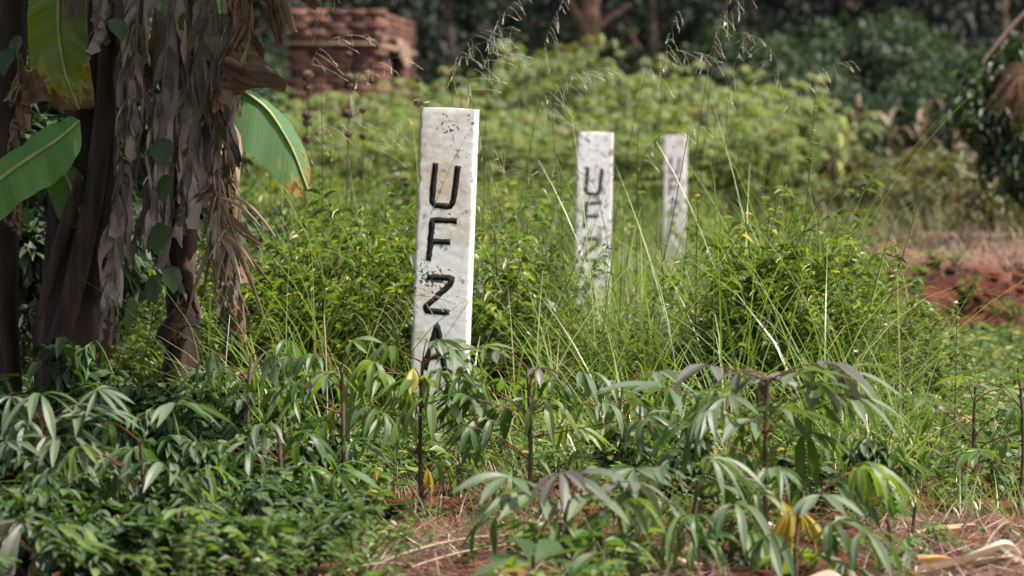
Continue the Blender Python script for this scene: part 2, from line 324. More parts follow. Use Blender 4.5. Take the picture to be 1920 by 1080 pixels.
# ------------------------------------------------------------------ marker posts
def post_material(blot=.62):
    m=bpy.data.materials.new("weathered_white_paint_on_concrete"); m.use_nodes=True; nt=m.node_tree; p=nt.nodes["Principled BSDF"]; N=nt.nodes.new; Lk=nt.links.new
    tc=N("ShaderNodeTexCoord"); oi=N("ShaderNodeObjectInfo"); ad=N("ShaderNodeVectorMath"); ad.operation='ADD'; Lk(tc.outputs["Object"],ad.inputs[0]); Lk(oi.outputs["Random"],ad.inputs[1])
    def nz(s,d,v=ad.outputs[0],r=.5):
        n=N("ShaderNodeTexNoise"); n.inputs["Scale"].default_value=s; n.inputs["Detail"].default_value=d; n.inputs["Roughness"].default_value=r; Lk(v,n.inputs["Vector"]); return n.outputs["Fac"]
    base=_ramp(nt,nz(9,5),[(.3,(.74,.715,.72)),(.7,(.82,.80,.80))])
    stain=_ramp(nt,nz(7,6,r=.65),[(.52,(0,0,0)),(.70,(.8,.8,.8))])
    a=N("ShaderNodeMix"); a.data_type='RGBA'; Lk(stain,a.inputs[0]); Lk(base,a.inputs[6]); a.inputs[7].default_value=(.52,.39,.26,1)
    # vertical dirty streaks
    mp=N("ShaderNodeMapping"); mp.inputs["Scale"].default_value=(40,40,5); Lk(ad.outputs[0],mp.inputs[0])
    st=_ramp(nt,nz(1,4,mp.outputs[0]),[(.55,(0,0,0)),(.75,(.35,.35,.35))])
    b=N("ShaderNodeMix"); b.data_type='RGBA'; Lk(st,b.inputs[0]); Lk(a.outputs[2],b.inputs[6]); b.inputs[7].default_value=(.58,.54,.50,1)
    # chipped paint: small dark specks gathered in patches
    fine=nz(85,4); big=nz(9,2)
    mu=N("ShaderNodeMath"); mu.operation='MULTIPLY_ADD'; Lk(big,mu.inputs[0]); mu.inputs[1].default_value=.70; Lk(fine,mu.inputs[2]); hf=N('ShaderNodeMath'); hf.operation='MULTIPLY'; hf.inputs[1].default_value=.5; Lk(mu.outputs[0],hf.inputs[0])
    chip=_ramp(nt,hf.outputs[0],[(.52,(0,0,0)),(.53,(1,1,1))])
    c=N("ShaderNodeMix"); c.data_type='RGBA'; Lk(chip,c.inputs[0]); Lk(b.outputs[2],c.inputs[6]); c.inputs[7].default_value=(.12,.11,.10,1)
    sp=N("ShaderNodeSeparateXYZ"); Lk(tc.outputs["Object"],sp.inputs[0])
    mr=N("ShaderNodeMapRange"); mr.inputs[1].default_value=.42; mr.inputs[2].default_value=0; mr.inputs[4].default_value=.65; Lk(sp.outputs[2],mr.inputs[0])
    d=N("ShaderNodeMix"); d.data_type='RGBA'; Lk(mr.outputs[0],d.inputs[0]); Lk(c.outputs[2],d.inputs[6]); d.inputs[7].default_value=(.36,.30,.26,1)
    bl=_ramp(nt,nz(22,6,r=.7),[(blot,(0,0,0)),(blot+.05,(.85,.85,.85))]); e=N("ShaderNodeMix"); e.data_type='RGBA'; Lk(bl,e.inputs[0]); Lk(d.outputs[2],e.inputs[6]); e.inputs[7].default_value=(.20,.17,.15,1)
    Lk(e.outputs[2],p.inputs["Base Color"]); p.inputs["Roughness"].default_value=.7
    bm=N("ShaderNodeBump"); bm.inputs["Strength"].default_value=.3; bm.inputs["Distance"].default_value=.0015
    s2=N("ShaderNodeMath"); s2.operation='SUBTRACT'; Lk(fine,s2.inputs[0]); Lk(chip,s2.inputs[1]); Lk(s2.outputs[0],bm.inputs["Height"]); Lk(bm.outputs[0],p.inputs["Normal"])
    return m
M['post']=post_material(.61); M['post_worn']=post_material(.54); M['post_far']=post_material(.60)
M['black']=noise_mat("faded_black_paint",[(.4,(.008,.008,.009)),(.75,(.02,.02,.02))],60,.85,4,.2,.0005)
M['black_faded']=noise_mat("worn_black_paint",[(.4,(.02,.02,.022)),(.62,(.10,.095,.10))],45,.7,5,.4,.001)
# letter strokes, metres on the front face, measured from the top left corner of the face (x right, y down)
LET={'U':[[(.054,.162),(.047,.276),(.057,.288),(.103,.288),(.112,.272),(.121,.168)]],
     'F':[[(.124,.331),(.051,.331),(.044,.452)],[(.049,.394),(.107,.394)]],
     'Z':[[(.041,.500),(.117,.500),(.110,.520),(.040,.588),(.044,.600),(.112,.602)]],
     'A':[[(.044,.775),(.077,.640),(.106,.775)],[(.054,.735),(.098,.735)]]}
def stroke_mesh(G, strokes, wd, z0, z1, rng, wscale=1):
    """each stroke: a run of short slabs with slightly wavering edges"""
    for s in strokes:
        pts=[]
        for a,b in zip(s[:-1],s[1:]):
            n=max(2,int(math.dist(a,b)/.008))
            pts += [(a[0]+(b[0]-a[0])*k/n,a[1]+(b[1]-a[1])*k/n) for k in range(n)]
        pts.append(s[-1]); pts=np.array(pts); t=nrm(np.gradient(pts,axis=0)); nn=np.stack([-t[:,1],t[:,0]],1)
        w1=wd/2*(1+rng.normal(0,.08,len(pts))); w2=wd/2*(1+rng.normal(0,.08,len(pts)))
        L=pts+nn*w1[:,None]; R=pts-nn*w2[:,None]; n=len(pts)
        V=[]
        for q,y in ((L,z1),(R,z1),(R,z0),(L,z0)):
            V.append(np.stack([q[:,0],np.full(n,-y),-q[:,1]],1))
        V=np.stack(V,1).reshape(-1,3); Fq=[]
        for k in range(n-1):
            for j in range(4):
                Fq.append([4*k+j,4*k+(j+1)%4,4*(k+1)+(j+1)%4,4*(k+1)+j])
        Fq += [[0,3,2,1],[4*(n-1),4*(n-1)+1,4*(n-1)+2,4*(n-1)+3]]
        G.add(V,np.array(Fq))
def make_post(px, d, topy, label, tilt, yaw, seed, chips, lets, matl, sc=1.0):
    rng=np.random.default_rng(seed); W,Tk=.170,.085; PM=M['post'] if d<12 else (M['post_worn'] if d<20 else M['post_far'])
    bz=float(gh(PX(px,d),d)); H=PZ(topy,d)-bz
    root=thing('marker_post',label,'post',(PX(px,d),d,bz),'painted marker posts in a row')
    root.rotation_euler=(0,math.radians(tilt),math.radians(yaw))
    nx,nz=20,150; x=np.linspace(0,W,nx); z=np.linspace(-.15,H,nz)
    edge=np.cumsum(rng.normal(0,1,nz)); edge=edge-np.convolve(edge,np.ones(25)/25,'same'); edge=np.clip(np.abs(edge)*.0011*chips,0,.007)
    edge2=np.abs(rng.normal(0,.0006,nz))
    G=Geo(); VF=[]; 
    for k in range(nz):
        xl=edge[k]; xr=W-edge2[k]; top=(H-z[k])<.012 and True
        if H-z[k]<.014: xl+= .006*(1-(H-z[k])/.014)
        row=[]
        for i in range(nx):
            xx=xl+(xr-xl)*i/(nx-1); bev=0
            if i==0: bev=.0015
            if i==nx-1: bev=.001
            if k==nz-1: bev=max(bev,.001)
            row.append([xx,bev+rng.normal(0,.0003),z[k]])
        row += [[W+.000,Tk*.35,z[k]],[W,Tk*.7,z[k]],[W-.003,Tk,z[k]],[W*.5,Tk+.002,z[k]],[.006,Tk,z[k]],[edge[k]*.6,Tk*.5,z[k]]]
        VF += row
    n=nx+6; V=np.array(VF); I=np.arange(nz-1)[:,None]*n; J=np.arange(n)[None]; J2=(J+1)%n
    G.add(V,np.stack([I+J,I+J2,I+n+J2,I+n+J],-1).reshape(-1,4))
    topring=V[-n:]; c=topring.mean(0); c[2]+=.002
    G.add(np.concatenate([topring,[c]]),np.array([[k,(k+1)%n,n] for k in range(n)]))
    for a in range(len(G.V)): G.V[a][:,0]-=W/2
    G.build('concrete_shaft',PM,root)
    for ch in lets:
        if .80<-0: pass
        g2=Geo(); stroke_mesh(g2,LET[ch],.0172*sc,-.004,.0010,rng)
        o=g2.build('letter_'+ch.lower(),matl,root); o.location=(-W/2,.0002,H)
        o['label']='black painted letter '+ch
    return root
make_post(816,11.5,203,'nearest and largest white concrete post with clear black letters reading down the front',2.2,-7,3,1.6,'UFZA',M['black'])
make_post(1107,18.3,248,'middle white post of the row, half hidden by grass, with letters U and F showing',1.3,-2.0,8,.9,'UFZA',M['black_faded'])
make_post(1263,29.5,254,'farthest white post, narrow and blurred with faded letters, beside the yellow flower',0.8,-6.0,11,1.4,'UFZA',M['black'])

# ------------------------------------------------------------------ brick kiln
def brick_kiln():
    rng=np.random.default_rng(21)
    d0=45.0; bx=PX(703,d0); gz=float(gh(bx,d0))
    root=thing('brick_kiln','square stack of red bricks with dark openings in its side, beyond the green field','brick stack',(bx,d0,gz))
    yaw=math.atan2(.355,3.8); root.rotation_euler=(0,0,-yaw)   # +y local runs back along the side, -x local along the front
    BM=noise_mat("fired_brick",[(.3,(.10,.052,.04)),(.7,(.20,.115,.085))],14,.95,5,.4,.004)
    nt=BM.node_tree; p=nt.nodes["Principled BSDF"]; lk=[l for l in nt.links if l.to_socket==p.inputs["Base Color"]][0]; src=lk.from_socket
    oi=nt.nodes.new("ShaderNodeObjectInfo"); mx=nt.nodes.new("ShaderNodeMix"); mx.data_type='RGBA'; mx.blend_type='MULTIPLY'; mx.inputs[0].default_value=1
    c=_ramp(nt,oi.outputs["Random"],[(0,(.45,.38,.42)),(.3,(.7,.6,.62)),(.6,(1,.88,.86)),(1,(1.3,1.2,1.1))]); nt.links.new(src,mx.inputs[6]); nt.links.new(c,mx.inputs[7]); nt.links.new(mx.outputs[2],p.inputs["Base Color"])
    tan=noise_mat("dry_clay_daub",[(.3,(.17,.105,.075)),(.7,(.30,.21,.14))],20,.9,4,.4,.01)
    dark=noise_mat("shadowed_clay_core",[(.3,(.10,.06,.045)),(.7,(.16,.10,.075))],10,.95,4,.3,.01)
    W,Ln=1.02,3.82; cz=.0785; top=PZ(18,d0)-gz; nco=int(top/cz)
    def brick_me(l,w_,h):
        G=Geo(); b=.006
        V=[]
        for sz,zz in ((-1,b-0),(1,h-b)):
            pass
        r=rng.normal(0,.0015,(8,3))
        V=np.array([[0,0,0],[l,0,0],[l,w_,0],[0,w_,0],[0,0,h],[l,0,h],[l,w_,h],[0,w_,h]])+r
        V-=np.array([l/2,w_/2,0])
        G.add(V,np.array([[0,3,2,1],[4,5,6,7],[0,1,5,4],[1,2,6,5],[2,3,7,6],[3,0,4,7]])); return G
    bm_long=[brick_me(.226,.105,.0765) for _ in range(5)]; me_long=[b.mesh('brick',BM) for b in bm_long]
    low=Geo(); count=0
    zled=PZ(80,d0)-gz
    for k in range(nco):
        z=top-(k+1)*cz; rec=0.0 if z>zled else .055
        seen = (z+gz) > PZ(172,d0)
        off=.115 if k%2 else 0
        # front face bricks (local y = rec)
        spots=[]
        x=-W+off*.5
        while x<-.06:
            spots.append((x+.11,rec+.055,0)); x+=.2325
        y=.12+off
        while y<Ln-.15:
            t=(y+.11)/Ln
            hole = z<zled-.05 and (.15<t<.27 or .47<t<.62)
            if not hole: spots.append((-.055-rec*.5,y+.11,PI/2))
            y+=.236
        for (bx_,by_,rz) in spots:
            bx_+=rng.normal(0,.003); by_+=rng.normal(0,.0035); r=rz+rng.normal(0,.006)
            if seen:
                o=link('brick',me_long[rng.integers(5)],root); o.location=(bx_,by_,z); o.rotation_euler=(0,0,r); count+=1
            else:
                low.add_copies(bm_long[rng.integers(5)],[[bx_,by_,z]],np.array([r]),np.array([1.0]))
        # back and far side always joined
        for y in np.arange(.12,Ln-.1,.236): low.add_copies(bm_long[0],[[-W+.06,y+.1,z]],np.array([PI/2]),np.array([1.0]))
        for x in np.arange(-W+.12,-.1,.236): low.add_copies(bm_long[1],[[x+.1,Ln-.055,z]],np.array([0.]),np.array([1.0]))
    tag(low.build('lower_bricks',BM,root),kind='stuff')
    core=Geo()
    def box(G,a,b):
        a=np.array(a,float); b=np.array(b,float); V=np.array([[ (a,b)[i][0],(a,b)[j][1],(a,b)[k][2]] for k in (0,1) for j in (0,1) for i in (0,1)])
        G.add(V,np.array([[0,2,3,1],[4,5,7,6],[0,1,5,4],[1,3,7,5],[3,2,6,7],[2,0,4,6]]))
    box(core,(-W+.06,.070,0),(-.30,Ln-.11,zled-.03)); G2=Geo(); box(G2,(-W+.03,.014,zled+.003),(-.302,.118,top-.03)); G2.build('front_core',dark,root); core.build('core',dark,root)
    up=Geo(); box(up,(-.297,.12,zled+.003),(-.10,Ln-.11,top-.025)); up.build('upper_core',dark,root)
    led=Geo(); box(led,(-W-.005,-.012,zled-.025),(.012,.10,zled+.0)); box(led,(-.09,.102,zled-.06),(.04,Ln+.02,zled+.001)); led.build('ledge_course',tan,root)
    pt=Geo(); n=7
    V=np.array([[.035,1.9,zled+.10],[.035,2.75,zled+.04],[.035,2.9,zled-.16],[.035,2.4,zled-.24],[.035,1.75,zled-.10]]); V2=V.copy(); V2[:,0]+=.05
    pt.add(np.concatenate([V,V2]),np.array([[0,1,6,5],[1,2,7,6],[2,3,8,7],[3,4,9,8],[4,0,5,9]])); pt.add(V2,np.array([[0,1,2],[0,2,3],[0,3,4]])); pt.build('clay_patch',tan,root)
brick_kiln()

# ------------------------------------------------------------------ background: forest, trees, shrubs
def clumpy(G,rng,n,cpos,crad,L,W,T=T5,mat=0,updown=.3):
    c=rng.integers(0,len(cpos),n); dv=nrm(rng.normal(0,1,(n,3))); r=crad[c]*rng.uniform(.3,1,n)**.6
    p=cpos[c]+dv*r[:,None]*np.array([1,1,.75])
    dirs=nrm(dv+rng.normal(0,.5,(n,3))); dirs[:,2]-=updown
    ct=rng.uniform(0,1,len(cpos))
    tone=np.clip(.25+.35*ct[c]+.2*dv[:,2]*0+rng.normal(0,.18,n),0,1)
    scatter(G,T,p,dirs,np.array([0,0,1.]),L*rng.uniform(.7,1.3,n),W*rng.uniform(.7,1.3,n),tone,mat)
def make_tree(rng,h,cb,rad,n,L,mat,bark,lean=0,r0=.16,fork=True,density=1):
    root=thing('forest_tree','x','tree',(0,0,0))
    G=Geo(); top=np.array([lean*h,0,h*.8]); pts=curve((0,0,-.2),top,0,9,bend=(rng.uniform(-.3,.3),0,0)); tube(G,pts,np.linspace(r0,r0*.35,9),8)
    tips=[top]
    for k in range(7):
        s=pts[rng.integers(2,8)]; a=rng.uniform(0,2*PI); l=rad*rng.uniform(.5,1.0)
        e=s+np.array([math.cos(a)*l,math.sin(a)*l,l*rng.uniform(.4,1.1)]); tube(G,curve(s,e,.15,6),np.linspace(r0*.4,r0*.12,6),5); tips.append(e)
    G.build('trunk',bark,root,True)
    C=Geo(); m=int(46*density); u=rng.uniform(0,1,m); a=rng.uniform(0,2*PI,m); rr=rad*np.sqrt(rng.uniform(.1,1,m))*(.65+.5*np.sin(u*PI))
    cp=np.stack([np.cos(a)*rr+lean*h*.6,np.sin(a)*rr,cb+(h-cb)*u],1); clumpy(C,rng,n,cp,rad*rng.uniform(.18,.36,m),L,L*.45)
    C.build('crown',mat,root); return root
def make_shrub(rng,h,rad,n,L,mat,name='shrub',T=T5,cat='shrub'):
    root=thing(name,'x',cat,(0,0,0)); G=Geo()
    for k in range(6):
        a=rng.uniform(0,2*PI); l=rad*rng.uniform(.3,.8); tube(G,curve((rng.normal(0,.05),rng.normal(0,.05),-.1),(math.cos(a)*l,math.sin(a)*l,h*rng.uniform(.6,.9)),.1,6),np.linspace(.03,.01,6),5)
    G.build('stem',M['bark'],root)
    C=Geo(); m=30; u=rng.uniform(0.02,1,m); a=rng.uniform(0,2*PI,m); rr=rad*np.sqrt(rng.uniform(0,1,m))*np.sqrt(np.clip(1.05-u*u,0,1))
    cp=np.stack([np.cos(a)*rr,np.sin(a)*rr,.12*h+.8*h*u],1); clumpy(C,rng,n,cp,rad*rng.uniform(.16,.32,m),L,L*.42,T)
    C.build('foliage',mat,root); return root
rng=np.random.default_rng(77)
G=Geo(); m=900
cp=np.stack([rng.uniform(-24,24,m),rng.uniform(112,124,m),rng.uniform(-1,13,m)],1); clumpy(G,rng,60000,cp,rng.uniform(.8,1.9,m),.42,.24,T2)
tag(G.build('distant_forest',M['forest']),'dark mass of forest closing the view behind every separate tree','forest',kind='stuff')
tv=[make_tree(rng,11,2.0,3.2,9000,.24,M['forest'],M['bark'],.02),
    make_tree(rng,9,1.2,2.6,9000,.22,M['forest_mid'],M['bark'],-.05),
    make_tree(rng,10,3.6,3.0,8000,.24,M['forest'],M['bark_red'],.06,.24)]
trees=[(2,1088,72,0.,1.05,'tree with thick reddish forked trunk rising above the mound of green bushes'),
       (1,1235,84,1.,1.0,'slender pale trunked tree just right of the reddish forked trunk'),
       (0,600,92,2.,1.0,'dark tree standing directly behind the brick stack'),
       (0,860,95,3.,1.0,'dark tree between the brick stack and the reddish forked tree'),
       (1,980,88,4.,.8,'low branched tree whose dark crown hangs left of the reddish forked trunk'),
       (0,1400,96,5.,1.1,'tall dark tree behind the round mid green shrubs'),
       (2,1590,90,1.5,.95,'thin straight trunked tree above the round mid green shrubs'),
       (0,1760,86,.7,1.1,'very dark leafy tree towering at the upper right of the view'),
       (0,1900,80,2.7,1.0,'very dark tree beyond the drooping branch at the right border'),
       (1,340,90,3.3,1.0,'tree glimpsed between the hanging dead banana leaves'),
       (1,60,88,.3,1.0,'tree far behind the leftmost banana stem'),
       (0,1160,100,4.4,1.0,'dark tree in the gap behind the forked and slender trunks')]
first=set()
for v,px,d,rz,s,lab in trees:
    loc=(PX(px,d),d,float(gh(PX(px,d),d)))
    if v not in first:
        first.add(v); r=tv[v]; r.location=loc; r.rotation_euler=(0,0,rz); r.scale=(s,)*3; r['label']=lab; r['group']='trees of the forest edge'
    else: copy_thing(tv[v],loc,rz,s,lab,'trees of the forest edge')
# shrubs behind the field
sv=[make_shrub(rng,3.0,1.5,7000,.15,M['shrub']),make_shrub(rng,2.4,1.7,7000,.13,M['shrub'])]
shr=[(0,1500,60,.2,.95,'round mid green shrub right of the bright field mound'),
     (1,1600,58,1.2,1.15,'broad mid green shrub in the centre of the shrub row before the dark trees'),
     (0,1690,60,2.2,1.0,'tallest mid green shrub, under the very dark leafy tree'),
     (1,1800,56,3.1,.95,'shrub with paler leaves between the tall shrub and the drooping branch'),
     (1,1900,55,.9,.9,'shrub low behind the drooping branch at the right border'),
     (0,1400,66,4.0,1.0,'shrub peeping over the right shoulder of the bright bushes'),
     (1,1560,50,5.0,.8,'smaller shrub standing in front of the broad one, above the dry maize'),
     (1,1760,50,.4,.7,'low dark shrub at the back edge of the dry maize'),
     (0,1330,75,4.6,.9,'shrub in shade between slender trunk and bright bushes'),
     (1,900,75,1.6,.7,'dark shrub in the gap between brick stack and bright bushes'),
     (0,250,60,1.6,1.0,'shrub seen through the banana stems'),
     (1,430,62,2.6,1.0,'shrub seen right of the banana stems, left of the brick stack')]
first=set()
for v,px,d,rz,s,lab in shr:
    loc=(PX(px,d),d,float(gh(PX(px,d),d)))
    if v not in first:
        first.add(v); r=sv[v]; r.location=loc; r.rotation_euler=(0,0,rz); r.scale=(s,)*3; r['label']=lab; r['group']='shrubs before the forest'
    else: copy_thing(sv[v],loc,rz,s,lab,'shrubs before the forest')
# cassava field, bright green
def field_variant(rng,h=1.5):
    root=thing('cassava_bush','x','cassava bush',(0,0,0)); G=Geo(); C=Geo(); 
    for k in range(5):
        a=rng.uniform(0,2*PI); l=rng.uniform(.1,.4); pts=curve((0,0,-.05),(math.cos(a)*l,math.sin(a)*l,h*rng.uniform(.65,.92)),.1,7); tube(G,pts,np.linspace(.014,.006,7),5)
        for j in range(30):
            s=pts[int(rng.integers(1,7))]; b=rng.uniform(0,2*PI); q=rng.uniform(.1,.36); e=s+np.array([math.cos(b)*q,math.sin(b)*q,rng.uniform(-.05,.16)])
            nl=6; th=b+np.radians(np.linspace(-110,110,nl)); dirs=np.stack([np.cos(th),np.sin(th),np.full(nl,-rng.uniform(.2,.9))],1)
            scatter(C,T5,np.repeat([e],nl,0),dirs,np.array([0,0,1.]),rng.uniform(.10,.15),.036,np.clip(rng.normal(.5,.22),0,1))
    G.build('stem',M['cas_stem'],root); C.build('foliage',M['field'],root); return root
fv=[field_variant(rng) for _ in range(3)]
rows=[(31.5,range(330,1520,112),186,'front'),(35,range(290,1560,98),172,'second'),(40,range(300,1560,88),160,'third'),(46,range(330,1500,84),170,'back')]
ordw=['first','second','third','fourth','fifth','sixth','seventh','eighth','ninth','tenth','eleventh','twelfth','thirteenth','fourteenth','fifteenth','sixteenth']
used=set(); 
for d,rg,ty,rn in rows:
    for j,px in enumerate(rg):
        p2=px+rng.uniform(-25,25); y2=ty
        if rn in('third','back'):
            y2=np.interp(px,[300,860,950,1030,1130,1240,1300,1400,1500],[160,160,112,84,86,122,142,128,178])
        if rn=='front': y2=np.interp(px,[300,900,1290,1330,1500],[235,235,235,200,215])
        if rn=='second': y2=np.interp(px,[300,1000,1300,1350,1450,1560],[190,185,170,140,150,210])
        x=PX(p2,d); dd=d+rng.uniform(-.8,.8); gz=float(gh(x,dd)); s=(PZ(y2+rng.uniform(-12,12),dd)-gz)/1.40
        lab=f"bright green cassava bush, {ordw[j]} from the left in the {rn} row of the field"
        v=int(rng.integers(3)); sc=(.85+.3*rng.random(),.9,s) if s>1 else (1.,1.,s)
        if v not in used:
            used.add(v); r=fv[v]; r.location=(x,dd,gz); r.scale=sc; r['label']=lab; r['group']='cassava bushes in the field behind the posts'
        else: copy_thing(fv[v],(x,dd,gz),rng.uniform(0,6),sc,lab,'cassava bushes in the field behind the posts')
# dry maize on the right
def maize(rng,mat,h=1.2,nl=11):
    root=thing('maize_plant','x','maize plant',(0,0,0)); G=Geo(); pts=curve((0,0,-.05),(rng.normal(0,.08),rng.normal(0,.05),h),0,7,bend=(rng.normal(0,.05),0,0)); tube(G,pts,np.linspace(.014,.006,7),5,.3); G.build('stalk',mat,root)
    for k in range(nl):
        L=Geo(); s=pts[1+k%6]; a=rng.uniform(0,2*PI); blades(L,rng,[s],np.array([a]),np.array([rng.uniform(.35,.6)]),np.array([.055]),np.array([rng.uniform(.2,.5)]),np.array([rng.uniform(1.6,2.8)]),np.array([rng.random()]),n=7); L.build('leaf',mat,root)
    return root
mv=[maize(rng,M['maize']),maize(rng,M['maize'],1.0,14)]
mz=[(0,1620,44,'leaning dry maize plant nearest the yellow-green one'),(1,1665,42,'dry maize plant with its pale leaves curled low, left of the cluster'),(0,1710,46,'dry maize plant standing upright in the middle of the dry patch'),
    (1,1690,38,'short dry maize plant with pale reddish leaves at the front of the patch'),(0,1745,43,'dry maize plant in front of the low dark shrub'),(1,1800,40,'dry maize plant right of centre in the dry patch'),
    (1,1850,36,'dry maize plant with bright straw leaves under the drooping branch'),(0,1880,40,'dry maize plant close to the right border behind the drooping branch'),(1,1645,50,'dry maize plant farthest back in the dry patch'),
    (0,1780,48,'dry maize plant at the rear, below the paler shrub'),(1,1835,37,'dry maize plant with hanging leaves just left of the border'),(0,1540,47,'dry maize plant at the edge of the bright bushes')]
used=set()
for v,px,d,lab in mz:
    loc=(PX(px,d),d,float(gh(PX(px,d),d))); lab=lab
    if v not in used: used.add(v); r=mv[v]; r.location=loc; r['label']=lab; r['group']='dry maize plants'
    else: copy_thing(mv[v],loc,rng.uniform(0,6),rng.uniform(.75,1.05),lab,'dry maize plants')
r=maize(rng,M['maize_green'],.85,8); d=34; r.location=(PX(1572,d),d,float(gh(PX(1572,d),d))); r['label']='yellow-green maize plant, the only one still partly green'
# dry grass and rough growth beyond the posts
G=Geo(); N=24000; yy=22+30*rng.random(N)**1.1; xx=PX(rng.uniform(150,2000,N),yy); 
keep=~((xx>1.0)&(yy<24.5)); keep&=~((xx>1.0)&(rng.random(N)<.75*(np.sin(xx*2.3+yy*.7)*np.sin(yy*1.1-xx)>-.1))); xx,yy=xx[keep],yy[keep]; N=len(xx)
pat=.5+.5*np.sin(xx*1.7+np.sin(yy*.9)*2)*np.sin(yy*.8+xx*.5)
blades(G,rng,np.stack([xx,yy,gh(xx,yy)-.01],1),rng.uniform(0,2*PI,N),rng.uniform(.12,.42,N),rng.uniform(.006,.013,N),rng.uniform(0,.7,N),rng.uniform(.2,1.6,N),np.clip(.15+.5*pat+rng.normal(0,.2,N),0,1),n=3)
tag(G.build('dry_grass',M['drygrass']),'brownish dry grass covering the ground beyond the posts','grass',kind='stuff')
G=Geo(); N=16000; yy=20+14*rng.random(N); xx=PX(rng.uniform(200,1560,N),yy); xx=np.minimum(xx,1.5-rng.random(N)*.5)
pp=960+F*xx/yy; near=((pp>1195)&(pp<1320)&(yy<29.6))
blades(G,rng,np.stack([xx,yy,gh(xx,yy)-.01],1),rng.uniform(0,2*PI,N),np.where(near,.12,1)*rng.uniform(.25,.6,N),rng.uniform(.006,.012,N),rng.uniform(0,.6,N),rng.uniform(.2,1.6,N),np.clip(rng.normal(.5,.25,N),0,1),n=4)
tag(G.build('field_grass',M['grass']),'tall green grass between the posts and the cassava field','grass',kind='stuff')

rs=make_shrub(rng,.62,.42,1500,.09,M['roughleaf'],'rough_bush',T5,'bush')
rb=[(1600,31,.9,'low scruffy bush at the far edge of the red bank, nearest the green herbs'),(1660,33,.75,'low scruffy bush between the dry maize and the red bank'),(1735,30,.7,'scruffy bush in the middle above the red bank'),(1790,34,1.1,'tallest scruffy bush behind the red bank'),(1850,29,.7,'scruffy bush beneath the drooping branch'),(1905,32,.9,'scruffy bush at the right border behind the red bank'),(1560,38,1.2,'scruffy bush touching the right end of the bright field'),(1700,38,1.2,'scruffy bush among the front dry maize'),(1870,40,1.3,'scruffy bush farthest back under the drooping branch')]
for k,(px,d,sc_,lab) in enumerate(rb):
    loc=(PX(px,d),d,float(gh(PX(px,d),d)))
    if k==0: rs.location=loc; rs.scale=(sc_*1.2,sc_,sc_); rs['label']=lab; rs['group']='scruffy bushes behind the bank'
    else: copy_thing(rs,loc,k*.9,(sc_*1.3,sc_,sc_),lab,'scruffy bushes behind the bank')
G=Geo(); N=3600; yy=rng.uniform(34,54,N); xx=PX(rng.uniform(1500,2000,N),yy)
blades(G,rng,np.stack([xx,yy,gh(xx,yy)-.01],1),rng.uniform(0,2*PI,N),rng.uniform(.2,.7,N),rng.uniform(.008,.018,N),rng.uniform(0,.6,N),rng.uniform(.3,2.,N),np.clip(rng.normal(.4,.25,N),0,1),n=4)
tag(G.build('rough_grass',M['drygrass']),'tall rough grass growing among the dry maize at right','grass',kind='stuff')
dk=[make_shrub(rng,1.5,.55,3600,.09,M['shrub'])]
for k,(px,d,s,lab) in enumerate([(60,14.5,1.,'dark bush right behind the leftmost banana stem'),(-30,13.6,.9,'dark bush cut by the left border behind the banana plants'),(170,15.5,1.1,'dark bush behind the thick banana stem'),(260,17,1.1,'dark bush farther back behind the hanging dead leaves'),(350,19,1.1,'dark bush seen between hanging dead leaves and the narrow banana stem'),(110,18.5,1.3,'tallest dark bush behind the banana plants')]):
    loc=(PX(px,d),d,float(gh(PX(px,d),d)))
    if k==0: dk[0].location=loc; dk[0]['label']=lab; dk[0].scale=(1,1,s); dk[0]['group']='dark bushes behind the banana plants'
    else: copy_thing(dk[0],loc,k*1.1,(1,1,s),lab,'dark bushes behind the banana plants')
# overhanging mango-like branch at the right border
def right_tree():
    rng=np.random.default_rng(9); d=26; x0=PX(2060,d); gz=float(gh(x0,d))
    root=thing('mango_tree','dark leafed tree hanging in from the right border with a bundle of dry brown twigs','tree',(x0,d,gz))
    T=Geo(); tube(T,curve((0,0,-.1),(-.05,.1,3.0),0,8),np.linspace(.13,.07,8),8); ends=[]
    for (px,py) in ((1810,180),(1850,260),(1790,270),(1890,330),(1950,120),(1930,240),(1840,120)):
        e=P(px,py,d+rng.uniform(-.4,.4))-np.array([x0,d,gz]); tube(T,curve((0,.05,rng.uniform(1.0,2.0)),e,.25,8),np.linspace(.035,.008,8),5); ends.append(e)
    T.build('trunk',M['bark'],root,True)
    C=Geo(); cps=[]
    for (px,py) in ((1960,60),(1800,170),(1815,230),(1840,150),(1850,220),(1880,200),(1870,280),(1840,300),(1900,300),(1890,340),(1930,160),(1920,250),(1950,330),(1795,200),(1860,120),(1990,200),(1900,100),(1880,150),(1830,260),(1910,350)):
        cps.append(P(px,py,d+rng.uniform(-.5,.5))-np.array([x0,d,gz]))
    cps=np.array(cps); n=2600; c=rng.integers(0,len(cps),n); cps[:,0]+=.09; p=cps[c]+rng.normal(0,.065,(n,3)); a=rng.uniform(0,2*PI,n)
    dirs=np.stack([np.cos(a)*.5,np.sin(a)*.5,-rng.uniform(-.1,.8,n)],1); scatter(C,TL,p,dirs,np.array([0,0,1.]),rng.uniform(.07,.14,n),.036,np.clip(rng.normal(.45,.28,n),0,1))
    C.build('crown',M['mango'],root)
    D=Geo()
    for k in range(260):
        s=P(rng.uniform(1905,2000),rng.uniform(108,165),d-.35+rng.uniform(-.2,.2))-np.array([x0,d,gz]); e=s+np.array([rng.normal(-.05,.10),rng.normal(0,.08),-rng.uniform(.06,.36)])
        tube(D,curve(s,e,rng.uniform(0,.12),5),np.linspace(.0035,.0015,5),3,rng.random(),cap=False)
    D.build('dry_twig_bundle',M['twig'],root)
right_tree()

